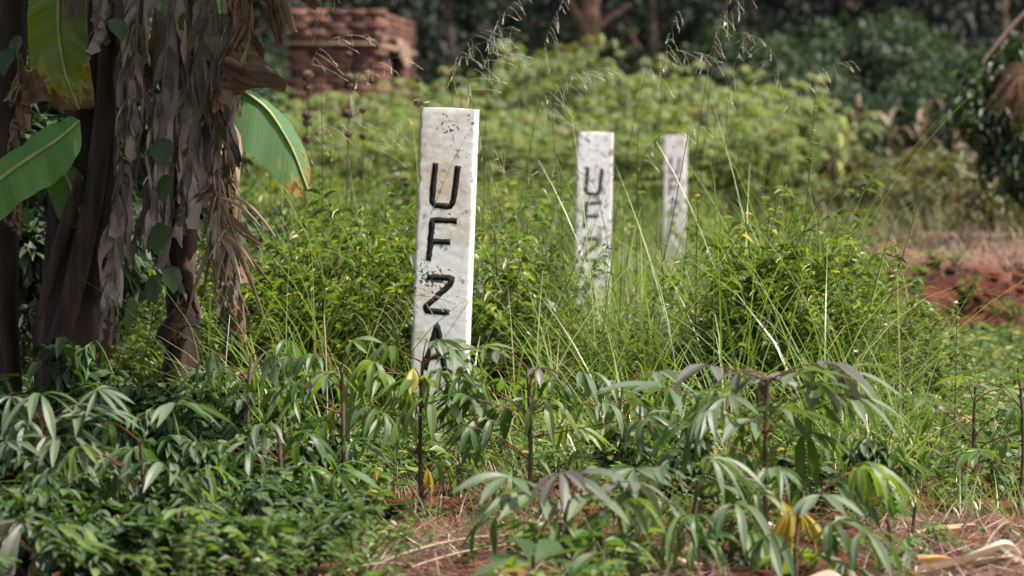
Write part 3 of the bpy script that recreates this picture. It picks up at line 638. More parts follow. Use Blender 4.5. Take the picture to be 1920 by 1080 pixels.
# small blue container beside the farthest post
def jerrycan():
    d=38.0; x=PX(1300,d); gz=float(gh(x,d)); root=thing('plastic_can','small blue plastic can on the ground just right of the farthest post','plastic can',(x,d,gz))
    m=bpy.data.materials.new("blue_plastic"); m.use_nodes=True; p=m.node_tree.nodes["Principled BSDF"]; p.inputs["Base Color"].default_value=(.02,.05,.22,1); p.inputs["Roughness"].default_value=.35
    G=Geo(); pr=[(0,.03),(.005,.05),(.09,.055),(.12,.05),(.14,.03),(.15,.018),(.17,.018)]; tube(G,[(0,0,z) for z,_ in pr],[r for _,r in pr],12); G.build('body',m,root,True)
    G=Geo(); tube(G,[(0,0,.17),(0,0,.19)],.021,10); G.build('cap',m,root)
    G=Geo(); tube(G,curve((.03,0,.135),(.055,0,.06),0,7,bend=(.06,0,.03)),.006,6); G.build('handle',m,root)
jerrycan()

# ------------------------------------------------------------------ weeds and undergrowth
def weed_geo(rng,h=.5,nst=6,per=34,L=.024,W=.009,spread=.5,T=T5,bare=.1,stemr=.0022,droop=.2,side_br=True):
    """returns (stems, leaves) as Geo pair for one bushy herb"""
    S=Geo(); C=Geo()
    for k in range(nst):
        a=rng.uniform(0,2*PI); l=h*spread*rng.uniform(.2,1); hh=h*rng.uniform(.65,1.0)
        pts=curve((rng.normal(0,.02),rng.normal(0,.02),-.02),(math.cos(a)*l,math.sin(a)*l,hh),.05*h,8); tube(S,pts,np.linspace(stemr,stemr*.4,8),3,rng.uniform(.1,.7),cap=False)
        lines=[pts]
        if side_br:
            for j in range(4):
                s=pts[int(rng.integers(2,7))]; b=rng.uniform(0,2*PI); q=h*rng.uniform(.15,.35); br=curve(s,s+np.array([math.cos(b)*q*.7,math.sin(b)*q*.7,q*.7]),.02,5); tube(S,br,np.linspace(stemr*.6,stemr*.3,5),3,rng.uniform(.3,.9),cap=False); lines.append(br)
        for li,ln in enumerate(lines):
            m=per if li==0 else per//2; t=rng.uniform(bare if li==0 else .1,1,m); idx=t*(len(ln)-1); i0=np.minimum(idx.astype(int),len(ln)-2); f=(idx-i0)[:,None]
            p=ln[i0]*(1-f)+ln[i0+1]*f; b=rng.uniform(0,2*PI,m); dirs=np.stack([np.cos(b),np.sin(b),rng.uniform(-.35,.6,m)-droop],1)
            scatter(C,T,p,dirs,np.array([0,0,1.])+rng.normal(0,.25,(m,3)),L*rng.uniform(.6,1.4,m),W*rng.uniform(.7,1.3,m),np.clip(rng.normal(.5,.2,m)+.0*t,0,1))
    return S,C
def merged(S,C):
    g=Geo(); g.V=S.V+C.V; off=S.n; g.F=list(S.F)+[f+off for f in C.F]; g.T=S.T+C.T; g.M=[m*0+1 for m in S.M]+list(C.M); g.U=S.U+C.U; g.n=S.n+C.n; return g
rng=np.random.default_rng(1234)
LX=[0,300,420,600,780,905,960,1030,1060,1090,1170,1200,1230,1300,1330,1390,1530,1600,1700,1800,1920]
LY=[600,600,480,410,410,430,455,520,550,560,550,520,530,530,480,430,410,470,560,625,650]
def limit(px): return np.interp(px,LX,LY)
herb=[merged(*weed_geo(rng,.5,5,20,.05,.009,.35,T=TL,droop=-.2)) for _ in range(2)]+[merged(*weed_geo(rng,.5,9,7,.022,.010,.4,droop=0,bare=.5)) for _ in range(2)]+[merged(*weed_geo(rng,.5,6,24,.034,.013,.5)) for _ in range(3)]+[merged(*weed_geo(rng,.5,5,16,.04,.015,.6,T=TL)) for _ in range(2)]+[merged(*weed_geo(rng,.5,7,28,.023,.011,.55)) for _ in range(2)]
G=Geo(); per=[[] for _ in herb]
N=1050
for k in range(N):
    d=11.9+9.5*rng.random()**1.3; px=rng.uniform(250,1640); lim=limit(px)+rng.normal(25,45)+rng.uniform(0,90)+(30 if 1000<px<1340 else 0)
    x=PX(px,d); gz=float(gh(x,d)); z=PZ(lim,d)-gz
    if z<.06: z=.06+rng.random()*.05
    z=min(z,.85); per[int(rng.integers(len(herb)))].append((x,d,gz,rng.uniform(0,6.28),z/.5,rng.uniform(-.25,.2)))
for g_,pl in zip(herb,per):
    a=np.array(pl); w_=np.clip(a[:,4],.55,1.1); G.add_copies(g_,a[:,:3],a[:,3],np.stack([w_,w_,a[:,4]],1),a[:,5])
for px,d,hh in zip(rng.uniform(180,1560,420),19.5+12*rng.random(420),rng.uniform(.4,.85,420)):
    x=PX(px,d); gz=float(gh(x,d))
    if x>1.35: continue
    lim=330+abs(rng.normal(0,30)) if not 1150<px<1345 or d>30 else 510
    z=float(np.clip(PZ(lim,d)-gz,.08,.9)); k=int(rng.integers(len(herb))); G.add_copies(herb[k],[[x,d,gz]],np.array([hh*7]),np.array([[1.2,1.2,z/.5]]),np.array([rng.uniform(-.2,.25)]))
tag(G.build('undergrowth',[M['herb'],M['stalk']]),'tangled light green herbs filling the ground around and behind the posts','undergrowth',kind='stuff')
# low ground cover
low=[merged(*weed_geo(rng,.11,7,14,.019,.010,1.3,T=T2,side_br=False,stemr=.0014)) for _ in range(2)]+[merged(*weed_geo(rng,.13,6,9,.034,.016,1.2,T=TL,side_br=False,stemr=.0016)),merged(*weed_geo(rng,.12,6,9,.028,.022,1.2,T=TR,side_br=False,stemr=.0016))]
G=Geo(); per=[[] for _ in low]
for k in range(2300):
    d=7.3+12.5*rng.random()**1.15; px=rng.uniform(-60,1980); x=PX(px,d)
    py=HOR+F*CH/d
    if px<640 and d<10.8 and rng.random()<(.93 if d<9.4 else .6): continue
    if d<8.3 and px>640 and rng.random()<.8: continue
    if 690<px<1640 and py>905 and rng.random()<.84: continue
    if px>1600 and py>925 and rng.random()<.96: continue
    per[int(rng.integers(4))].append((x,d,float(gh(x,d)),rng.uniform(0,6.28),rng.uniform(.7,1.6),rng.uniform(-.2,.25)))
for g_,pl in zip(low,per):
    a=np.array(pl); G.add_copies(g_,a[:,:3],a[:,3],a[:,4],a[:,5])
tag(G.build('ground_cover',[M['cover'],M['stalk']]),'low small-leaved green plants carpeting the red soil in front','ground cover',kind='stuff')
# green grass blades, in tufts
G=Geo(); nt_=430; 
for k in range(nt_):
    d=10.2+9*rng.random(); px=rng.uniform(330,1720); x=PX(px,d); gz=float(gh(x,d)); lim=limit(px)-15+abs(rng.normal(0,70))
    if d<11.6 and 700<px<960: continue
    hmax=np.clip(PZ(lim,d)-gz,.1,.75)*(1.35 if rng.random()<.25 else 1.0); m=int(rng.integers(6,20))
    blades(G,rng,np.array([x,d,gz-.01])+rng.normal(0,.03,(m,3))*[1,1,0],rng.uniform(0,2*PI,m),hmax*rng.uniform(.6,1.35,m),rng.uniform(.003,.009,m),rng.uniform(0,.8,m),rng.uniform(.3,2.4,m),np.clip(rng.normal(.6,.2,m)+rng.uniform(-.15,.15),0,.95),n=6)
# thin straw-coloured and brown culms leaning through the herbs
m=620; d=11.8+7*rng.random(m); px=rng.uniform(430,1640,m); x=PX(px,d); hh=np.array([float(np.clip(PZ(limit(a)-rng.uniform(-60,70),b)-gh(c,b),.12,.95)) for a,b,c in zip(px,d,x)])
blades(G,rng,np.stack([x,d,gh(x,d)],1),rng.uniform(0,2*PI,m),hh*rng.uniform(.8,1.2,m),rng.uniform(.0015,.003,m),rng.uniform(.1,1.0,m),rng.uniform(-.1,.9,m),np.clip(rng.normal(.75,.2,m),0,1),n=7)
# fine wispy grass rising high through the clump right of the posts and left of the nearest one
m=1500; d=12+3.0*rng.random(m); px=np.where(rng.random(m)<.7,rng.uniform(930,1570,m),rng.uniform(470,790,m)); x=PX(px,d); hh=np.array([float(np.clip(PZ(min(limit(a),440)-rng.uniform(-70,150),b)-gh(c,b),.2,1.05)) for a,b,c in zip(px,d,x)])
blades(G,rng,np.stack([x,d,gh(x,d)],1),rng.uniform(0,2*PI,m),hh*rng.uniform(.8,1.2,m),rng.uniform(.0012,.0042,m),rng.uniform(0,.5,m),rng.uniform(.2,1.7,m),np.clip(rng.normal(.62,.2,m),0,1),n=8)
# thin short grass near the post foot and on the right
m=5200; d=9+9*rng.random(m); px=np.where(rng.random(m)<.5,rng.uniform(560,1300,m),rng.uniform(1400,1960,m)); x=PX(px,d)
blades(G,rng,np.stack([x,d,gh(x,d)-.005],1),rng.uniform(0,2*PI,m),rng.uniform(.05,.17,m),rng.uniform(.002,.005,m),rng.uniform(0,.9,m),rng.uniform(.1,1.8,m),np.clip(rng.normal(.5,.25,m),0,1),n=3)
tag(G.build('grass',M['grass']),'bright green grass blades growing through the herbs around the posts','grass',kind='stuff')
# straw litter
G=Geo(); m=5200; d=7.3+1.9*rng.random(m); px=np.where(rng.random(m)<.62,rng.uniform(640,1400,m),rng.uniform(1600,1990,m)); x=PX(px,d)
q=rng.random(m)<.25
blades(G,rng,np.stack([x,d,gh(x,d)+rng.uniform(.0,.02,m)],1),rng.uniform(0,2*PI,m),rng.uniform(.03,.20,m),rng.uniform(.0015,.005,m),rng.uniform(1.25,1.6,m),rng.uniform(-.4,.5,m),np.clip(rng.normal(.45,.28,m),0,1),n=3)
m=900; d=9+2.5*rng.random(m); px=rng.uniform(700,1000,m); x=PX(px,d)
blades(G,rng,np.stack([x,d,gh(x,d)+.01],1),rng.uniform(0,2*PI,m),rng.uniform(.05,.2,m),rng.uniform(.0015,.004,m),rng.uniform(.9,1.5,m),rng.uniform(-.3,.8,m),np.clip(rng.normal(.4,.2,m),0,1),n=3)
tag(G.build('straw_litter',M['straw']),'brown and pale dry stems and straw littering the red soil','straw',kind='stuff')

# individual weed bushes
wv=[]
for k in range(5):
    S,C=weed_geo(rng,.7,8+k%3,34,.028 if k%2 else .034,.010 if k%2 else .012,.38,T=T5 if k%2 else TL,bare=.15,stemr=.003)
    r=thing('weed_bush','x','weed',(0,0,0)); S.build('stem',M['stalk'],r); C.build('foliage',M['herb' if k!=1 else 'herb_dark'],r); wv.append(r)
wb=[(0,1405,13.6,415,'leafy weed just right of the farthest post, its top level with the lower letters'),
    (2,1420,13.2,420,'upright weed in the tall clump between farthest post and leaning seed stalk'),
    (3,1450,13.8,400,'tallest leafy weed of the clump right of the posts'),
    (1,1420,12.6,470,'dark leaved weed low in the middle of the clump right of the posts'),
    (4,1510,13.4,440,'weed at the right shoulder of the tall clump'),
    (0,1560,13.0,470,'weed with spreading branches against the left end of the red bank'),
    (3,1620,12.8,500,'weed with thin branches reaching over the red bank'),
    (2,1690,12.6,555,'lower weed sloping down in front of the red bank'),
    (4,1770,12.8,590,'small bushy weed with tips against the dark red bank'),
    (0,1370,12.2,600,'weed in front of the clump, above the purple tinted cassava'),
    (3,1235,12.8,600,'weed beneath the farthest post'),
    (1,980,12.6,420,'dark weed standing right of the nearest post'),
    (2,1000,13.4,490,'light green weed between nearest and middle posts'),
    (4,700,12.5,420,'small-leaved weed just left of the nearest post'),
    (0,620,12.6,400,'weed with broader leaves among the dry flower balls'),
    (3,560,12.9,380,'weed below the tip of the drooping banana leaf'),
    (2,500,12.2,430,'weed right of the hanging tattered leaves'),
    (1,1480,12.0,600,'dark weed deep in shade below the tall clump'),
    (1,1360,11.9,620,'dark weed behind the purple tinted cassava leaves'),
    (1,1090,12.0,600,'dark weed beneath the middle post'),
    (2,960,12.1,540,'pale weed right beside the lower edge of nearest post')]
used=set()
for v,px,d,ty,lab in wb:
    x=PX(px,d); gz=float(gh(x,d)); s=(PZ(ty,d)-gz)/.7; sc=(max(.7,s),max(.7,s),s)
    if v not in used: used.add(v); r=wv[v]; r.location=(x,d,gz); r.scale=sc; r['label']=lab; r['group']='weeds around the posts'
    else: copy_thing(wv[v],(x,d,gz),rng.uniform(0,6),sc,lab,'weeds around the posts')

# left: dark round-leaved herbs near the camera
vv=[]
for k in range(4):
    S,C=weed_geo(rng,.32,6,15,.040,.034,.7,T=TR,bare=.1,stemr=.002,droop=.5) if k<2 else weed_geo(rng,.32,6,16,.058,.021,.6,T=TL,bare=.1,stemr=.0022,droop=.8)
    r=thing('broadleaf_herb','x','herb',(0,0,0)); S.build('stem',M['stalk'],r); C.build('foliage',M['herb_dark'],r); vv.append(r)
bh=[(0,300,9.4,770),(1,360,9.1,800),(2,420,9.6,740),(3,480,9.3,780),(0,520,9.0,840),(1,440,8.6,880),(2,340,8.5,900),(3,560,9.6,800),(0,390,8.2,950),(1,500,8.3,960),(2,250,9.7,720),(3,180,9.8,700),
    (0,90,9.9,690),(1,30,9.5,740),(2,140,9.2,800),(3,230,8.9,860),(0,60,8.8,880),(1,300,8.2,980),(2,580,8.9,900),(3,620,9.3,880),(0,400,10.4,700),(1,330,10.6,680),(2,480,10.5,690),(3,560,10.7,680),(1,640,10.2,760),(0,10,10.5,640),(2,100,10.6,640),(2,60,8.0,930),(0,200,7.9,940),(3,320,8.0,930),(1,430,7.9,960),(2,560,8.1,960),(0,500,8.6,880),(3,130,8.4,870),(1,600,8.6,920),(2,-20,8.4,860),(0,250,8.4,890),(2,400,8.4,880),(3,380,8.9,800),(2,240,9.2,760),(0,340,9.9,690),(3,30,8.2,900),(2,160,7.8,980),
    (3,1640,9.4,800),(0,1580,9.6,840),(2,1250,9.6,800),(1,1180,10.0,780),(3,1330,9.4,860),(0,680,9.2,930)]
used=set()
for j,(v,px,d,ty) in enumerate(bh):
    x=PX(px,d); gz=float(gh(x,d)); s=(PZ(ty,d)-gz)/.32
    dep='at the front' if d<8.7 else ('midway' if d<9.7 else 'at the back')
    if px<700: lab=f"{'round' if v<2 else 'pointed'}-leaved herb {dep} of the left thicket, {ordw[sum(1 for i_,q in enumerate(bh) if q[1]<700 and (q[1]<px or (q[1]==px and i_<j)) and (q[2]<8.7)==(d<8.7) and (q[2]<9.7)==(d<9.7) and (q[0]<2)==(v<2))]} from the left"
    else: lab=[None,'pointed leaved herb right of the big purple tinted cassava','round leaved herb below the tips of the big cassava','pointed leaved herb under the middle post between cassavas','round leaved herb between centre cassava and the big purple tinted one','pointed leaved herb in shade beneath the big purple tinted cassava','round leaved low herb beside the yellow hanging leaf'][[q for q in range(len(bh)) if bh[q][1]>=650].index(j)+1]
    sc=(max(.8,min(s,1.3)),)*2+(s,)
    if v not in used: used.add(v); r=vv[v]; r.location=(x,d,gz); r.scale=sc; r['label']=lab; r['group']='broad leaved herbs'
    else: copy_thing(vv[v],(x,d,gz),rng.uniform(0,6),sc,lab,'broad leaved herbs')

# ------------------------------------------------------------------ cassava in front
def leaflet_fan(rng,nl,L,W,init,droop,spread,asym=0):
    G=Geo(); n=7; DV=rng.uniform(.6,1.15); L=L*rng.uniform(.85,1.1)
    for k in range(nl):
        u=0 if nl==1 else (k/(nl-1)*2-1); th=math.radians(spread)*u+rng.normal(0,.10); ll=L*(1-.32*abs(u)**2)*rng.uniform(.9,1.08); ww=W*(1-.15*abs(u))*rng.uniform(.9,1.1)
        t=np.linspace(0,1,n+1); dr=droop*DV*rng.uniform(.7,1.2); pitch=init+rng.normal(0,.12)-dr*(1-np.exp(-3.2*t))/(1-math.exp(-3.2)); sway=rng.normal(0,.25)
        yaw=th+sway*t
        step=ll/n; dx=np.cos(pitch[:-1])*step; dz=np.sin(pitch[:-1])*step
        c=np.zeros((n+1,3)); c[1:,0]=np.cumsum(dx*np.cos(yaw[:-1])); c[1:,1]=np.cumsum(dx*np.sin(yaw[:-1])); c[1:,2]=np.cumsum(dz)
        side=np.stack([-np.sin(yaw),np.cos(yaw),0*yaw],1); tw=rng.normal(0,.25)
        tg=nrm(np.gradient(c,axis=0)); nn=np.cross(tg,side); s2=side*math.cos(tw)+nn*math.sin(tw); nn=np.cross(tg,s2)
        wd=ww*.5*(np.sin(PI*t**1.1)**1.2); wd[0]=.0015; wd[-1]=.0003; fold=rng.uniform(.15,.5)
        A=c+s2*wd[:,None]+nn*(wd*fold)[:,None]*np.sign(nn[0,2] or 1); B=c-s2*wd[:,None]+nn*(wd*fold)[:,None]*np.sign(nn[0,2] or 1)
        V=np.stack([A,c,c+nn*.00005,B],1).reshape(-1,3); kk=np.arange(n)*4; Fq=np.concatenate([np.stack([kk,kk+1,kk+5,kk+4],1),np.stack([kk+2,kk+3,kk+7,kk+6],1)])
        G.add(V,Fq,rng.random())
    return G
rng=np.random.default_rng(4321)
FAN={}
def fans(key,mat,n,f): FAN[key]=[f().mesh('leaf',M[mat],True) for _ in range(n+4 if n>3 else n)]
fans('droop','cas_green',6,lambda:leaflet_fan(rng,int(rng.integers(5,8)),.132,.0195,.05,1.5,95))
fans('dgrey','cas_grey',5,lambda:leaflet_fan(rng,int(rng.integers(5,7)),.132,.0205,.1,1.45,90))
fans('spread','cas_grey',5,lambda:leaflet_fan(rng,int(rng.integers(5,8)),.135,.026,.1,.8,105))
fans('sgreen','cas_green',4,lambda:leaflet_fan(rng,int(rng.integers(5,8)),.125,.028,.1,.9,105))
fans('purple','cas_purple',5,lambda:leaflet_fan(rng,int(rng.integers(5,7)),.122,.029,.0,.9,100))
fans('long','cas_grey',4,lambda:leaflet_fan(rng,int(rng.integers(5,8)),.155,.019,.1,.95,85))
fans('yellow','cas_yellow',3,lambda:leaflet_fan(rng,4,.11,.028,-.8,.75,50))
fans('wilt','cas_yellow',1,lambda:leaflet_fan(rng,3,.105,.036,-1.35,.2,16))
fans('up','cas_green',2,lambda:leaflet_fan(rng,7,.12,.042,.35,.5,125))
def cassava(px,d,topy,label,leaves,rand=0,rstyle=('droop',),size=1.0,spreadpx=120,stemlean=0,group='cassava plants in the foreground'):
    x=PX(px,d); gz=float(gh(x,d)); base=np.array([x,d,gz]); root=thing('cassava_plant',label,'cassava plant',base,group)
    H=max(PZ(topy,d)-gz,.1); S=Geo(); pts=curve((0,0,-.03),(stemlean,0,H),0,8,bend=(rng.normal(0,.02),rng.normal(0,.02),0)); tube(S,pts,np.linspace(.0065,.004,8)*min(1,size+.1),6); S.build('stem',M['cas_stem'],root,True)
    L=[]
    for l in leaves: L.append((l[0],l[1],l[2],l[3] if len(l)>3 else 1.0,rng.uniform(-.10,.06)))
    for k in range(int(rand*1.9)+3 if size>.92 and H>.15 else rand):
        a=rng.uniform(0,2*PI); r=spreadpx*rng.uniform(.4,1.05)
        L.append((px+math.cos(a)*r,topy+rng.uniform(.0,.62)*H/d*F+10,rstyle[int(rng.integers(len(rstyle)))],rng.uniform(.8,1.05),math.sin(a)*r/F*d))
    for (lx,ly,st,sz,dd) in L:
        e=P(lx,ly,d+dd)-base; e[2]=max(e[2],.04)
        zt=np.clip((e[2]+rng.uniform(-.06,.0)-.02)/H,.18,.98); s=pts[int(round(zt*7))]
        az=math.atan2(e[1]-s[1],e[0]-s[0])
        o=link('leaf',FAN[st][int(rng.integers(len(FAN[st])))],root); o.location=tuple(e); big=sz>1.05; q_=sz*size*(rng.uniform(.95,1.12) if big else rng.uniform(.72,1.15)); o.rotation_euler=(rng.normal(0,.12 if big else .28),rng.normal(.0,.12 if big else .22),az+rng.normal(0,.2 if big else .4)); o.scale=(q_,q_*rng.uniform(.8,1.15),q_)
        pt=Geo(); tube(pt,curve(s,e,rng.uniform(.0,.035),8),np.linspace(.0019,.0011,8)*(.75+.25*size),4,rng.random()); pt.build('petiole',M['petiole'],root,True)
    return root
cassava(1441,8.6,715,'large cassava plant at right centre whose top leaves are purple tinted',
  [(1335,688,'purple',1.15),(1385,700,'purple',.8),(1437,708,'purple',1.2),(1545,682,'purple',1.25),(1470,775,'spread',1.1),(1622,868,'droop',1.35),(1530,722,'sgreen',1.2),(1590,745,'long',1.2),(1250,728,'spread',1.1),(1300,800,'droop',1.0),(1415,720,'spread',1.15),(1365,745,'long',1.2),(1500,700,'spread',1.1),(1580,700,'long',1.25),(1420,790,'spread',1.1),(1340,770,'dgrey',1.1),
   (1445,870,'dgrey',1.1),(1510,815,'droop',1.3),(1560,905,'droop',1.2),(1390,855,'droop',1.1),(1290,850,'spread',.9),(1215,790,'dgrey',.9)],3)
cassava(1310,8.2,900,'cassava plant with yellowing leaves at the bottom of the picture, right of centre',
  [(1375,948,'dgrey',1.1),(1465,940,'yellow',1.3),(1500,960,'yellow',1.1),(1255,945,'spread',1.1),(1345,905,'spread',1.2),(1200,925,'purple',1.0),(1400,1000,'droop',1.2),(1310,1010,'droop',1.2),(1230,1020,'droop',1.0),(1450,880,'spread',1.0),(1190,880,'spread',1.0),(1290,975,'droop',1.15),(1370,1040,'dgrey',1.1),(1440,1045,'droop',1.1),(1160,960,'spread',1.1),(1240,880,'spread',1.1),(1330,860,'long',1.1),(1210,1000,'yellow',.9)],3)
cassava(1062,8.0,905,'cassava plant with a tuft of purple brown leaves above the pale husks',
  [(1050,888,'purple',1.15),(1075,895,'purple',.9),(960,897,'spread',1.1),(1130,890,'spread',1.0),(1180,905,'purple',.9),(930,975,'droop',.9),(1000,990,'sgreen',1.0),(1110,980,'droop',.9),(1140,1010,'dgrey',.9),(1010,930,'spread',1.1),(1100,930,'spread',1.1),(950,940,'long',.9),(1060,1010,'sgreen',1.0)],1)
cassava(1500,8.0,960,'cassava plant at the bottom of the picture below the big purple tinted one',
  [(1610,880,'droop',1.1),(1560,985,'droop',1.2),(1450,1005,'droop',1.1),(1540,930,'spread',1.0),(1655,1050,'droop',1.0),(1620,1000,'dgrey',1.1),(1500,1040,'droop',1.1),(1580,1060,'dgrey',1.1),(1480,960,'yellow',1.1),(1660,930,'droop',1.0)],2)
cassava(1665,8.3,1000,'little cassava plant left of the folded pale husk',[(1655,1045,'droop',.9),(1700,1010,'sgreen',.7),(1740,1030,'droop',.6),(1620,1010,'sgreen',.7)],1,size=.9,spreadpx=60)
cassava(988,9.6,690,'cassava plant of slim hanging leaves just right of the nearest post foot',
  [(945,715,'sgreen',.9),(962,760,'droop',1.1),(920,788,'dgrey',1.15),(1020,745,'droop',1.1),(1062,798,'droop',1.2),(890,720,'droop',.9),(1010,690,'purple',.75),(940,655,'purple',.7),(1090,700,'dgrey',1.0),(1130,760,'dgrey',1.0),(1215,780,'dgrey',.9),(880,800,'droop',.9),(1000,860,'droop',1.0),(960,880,'droop',.9)],2)
cassava(792,9.7,680,'cassava plant of drooping leaves in front of the nearest post',
  [(785,712,'droop',1.2),(755,775,'droop',1.3),(700,680,'droop',1.1),(735,650,'droop',.9),(850,660,'dgrey',.9),(820,640,'purple',.7),(870,715,'dgrey',1.0),(905,650,'sgreen',.9),(810,870,'droop',1.1),(690,760,'dgrey',1.1),(640,760,'droop',1.2),(800,640,'dgrey',.9),(838,652,'sgreen',1.0),(815,700,'droop',1.1),(860,745,'dgrey',1.1),(775,690,'yellow',.8),(872,690,'droop',1.0),(840,780,'droop',1.0),(770,740,'droop',1.0),(720,700,'droop',1.0),(830,690,'droop',.8)],2)
cassava(640,9.5,690,'cassava plant with a single yellow wilted leaf, left of the nearest post',
  [(703,876,'wilt',1.15),(620,700,'dgrey',1.1),(590,665,'droop',1.0),(660,640,'sgreen',.9),(560,720,'droop',1.0),(600,790,'droop',1.1),(660,830,'droop',1.0),(800,880,'yellow',.7),(540,670,'dgrey',.9)],2)
cassava(470,9.9,670,'cassava plant right of the tattered hanging leaves',
  [(420,690,'long',1.0),(500,660,'dgrey',1.0),(450,720,'droop',1.0),(540,640,'droop',.8),(400,660,'dgrey',.8),(520,730,'droop',1.0),(380,700,'long',.9)],3)
cassava(706,12.1,560,'cassava plant of greyish hanging leaves behind, left of the nearest post',
  [(712,560,'dgrey',1.2),(745,610,'droop',1.2),(690,610,'droop',1.1),(770,480,'dgrey',.8),(765,640,'dgrey',1.0),(660,600,'dgrey',1.0)],2)
cassava(985,12.3,570,'small cassava plant right of the nearest post, at the height of the letter Z',
  [(985,582,'dgrey',1.0),(1010,560,'spread',.8),(925,545,'spread',1.0),(1015,600,'dgrey',1.0),(910,500,'dgrey',.8)],1,size=.9)
cassava(75,8.7,790,'cassava plant with long narrow grey green leaves in the left corner thicket',
  [(75,742,'long',1.2),(140,760,'long',1.2),(20,745,'long',1.0),(95,915,'droop',1.1),(155,888,'droop',1.1),(0,880,'long',1.1),(60,860,'dgrey',1.0),(190,868,'dgrey',1.0),(110,820,'long',1.1),(20,830,'long',1.0),(180,730,'long',1.0),(50,790,'dgrey',1.1),(170,930,'droop',1.2),(40,930,'dgrey',1.1)],5,('dgrey','long'))
cassava(262,8.6,830,'cassava plant with umbrella shaped drooping leaves in the left thicket',
  [(255,843,'dgrey',1.35),(325,910,'droop',1.3),(285,950,'dgrey',1.1),(222,980,'dgrey',1.35),(190,868,'dgrey',1.0),(150,840,'droop',1.0),(330,760,'long',1.0),(200,790,'long',1.1),(380,880,'droop',1.1),(250,1010,'droop',1.2),(340,1020,'dgrey',1.1),(400,960,'droop',1.0)],3,('dgrey',))
cassava(55,7.9,985,'nearest cassava plant at the bottom left corner with a violet topmost leaf',
  [(45,980,'purple',1.3),(100,990,'sgreen',1.1),(10,1010,'purple',1.1),(130,1020,'sgreen',1.0),(60,1050,'yellow',.9),(150,1050,'droop',1.0)],1)
cassava(330,8.0,960,'cassava plant low at the bottom edge of the left thicket',[(300,1000,'droop',1.2),(370,1010,'dgrey',1.1),(250,1040,'droop',1.1),(420,1040,'droop',1.0),(340,960,'sgreen',.9)],2,('droop','dgrey'))
cassava(520,9.0,800,'cassava plant with drooping leaves right of the left thicket',[(500,800,'dgrey',1.0),(560,830,'droop',1.1),(470,850,'droop',1.1),(540,880,'droop',1.0)],3,('droop','dgrey'))
cassava(1000,7.5,1040,'cassava sprig seen from above at the bottom edge of the picture',[(1000,1062,'up',1.15),(960,1075,'up',.8),(1070,1085,'up',.8)],0)
cassava(1830,10.4,725,'slender upright cassava plant at the right with leaves on level red stalks',
  [(1805,708,'sgreen',.8),(1832,722,'purple',.75),(1880,730,'sgreen',.9),(1748,755,'sgreen',.85),(1735,842,'sgreen',.75),(1885,822,'sgreen',1.0),(1738,895,'sgreen',.7),(1880,870,'sgreen',1.0),(1785,928,'sgreen',.8),(1910,775,'dgrey',.8),(1915,945,'sgreen',.8)],0,size=.95)
cassava(1625,9.6,810,'small bushy cassava with short grey leaves behind the big one',
  [(1600,815,'spread',.55),(1640,830,'spread',.6),(1610,845,'spread',.55),(1670,850,'spread',.6),(1640,870,'sgreen',.6),(1590,870,'sgreen',.5),(1700,860,'sgreen',.6),(1720,880,'droop',.6)],2,('spread',),size=.9,spreadpx=60)
cassava(1910,9.8,690,'cassava plant cut by the right border of the picture',[(1900,705,'sgreen',.9),(1935,720,'sgreen',1.0),(1860,700,'sgreen',.8)],2,('sgreen',),size=.9)
cassava(1170,9.9,720,'cassava plant between the centre one and the big purple tinted one',
  [(1165,735,'spread',1.0),(1120,720,'dgrey',.9),(1200,760,'dgrey',1.0),(1230,700,'spread',1.0),(1150,800,'droop',1.0)],3,('dgrey','droop'))
cassava(1720,8.6,960,'young cassava seedling in front of the straw at right',[(1690,955,'sgreen',.8),(1660,900,'droop',.8),(1740,985,'sgreen',.6)],1,size=.8,spreadpx=50)

# ------------------------------------------------------------------ grass stalks with seed heads
def stalk(bpx,d,tpx,tpy,arch,label,n=12,scale=1.0,group='tall grass stalks with pale seed heads'):
    x=PX(bpx,d); gz=float(gh(x,d)); base=np.array([x,d,gz]); root=thing('grass_stalk',label,'grass stalk',base,group)
    e=P(tpx,tpy,d)-base; S=Geo(); m=curve((0,0,-.02),e,.0,14,bend=(-.25*e[0],rng.normal(0,.03),.10*e[2])); 
    tail=[m[-1]]; dv=nrm((m[-1]-m[-2])[None])[0]; ln=.26*scale; steps=9
    for k in range(steps):
        dv=nrm((dv+np.array([arch*.16,0,-.13*abs(arch)]))[None])[0]; tail.append(tail[-1]+dv*ln/steps)
    full=np.concatenate([m,tail[1:]]); tube(S,full,np.linspace(.0014,.0005,len(full)),4,rng.uniform(.1,.75),cap=False); S.build('culm',M['stalk'],root)
    H=Geo(); tail=np.array(tail)
    for k in range(n):
        t=k/n; i=min(int(t*steps),steps-1); s=tail[i]+(tail[i+1]-tail[i])*((t*steps)%1); a=rng.uniform(-1,1); 
        b=s+np.array([arch*rng.uniform(-.02,.07)+rng.normal(0,.012),rng.normal(0,.02),-rng.uniform(.0,.05)])*scale*(1.1-t*.4)
        tube(H,curve(s,b,.012,4),.00045,3,.5,cap=False)
        dr=nrm((b-s+np.array([0,0,-.015]))[None])[0]; q=int(rng.integers(2,4))
        scatter(H,T5,np.array([b+dr*.008*j for j in range(q)]),np.array([dr+rng.normal(0,.15,3) for _ in range(q)]),np.array([0,-1.,0.3]),.013*scale,.0032,rng.random())
    H.build('seed_head',M['spike'],root); return root
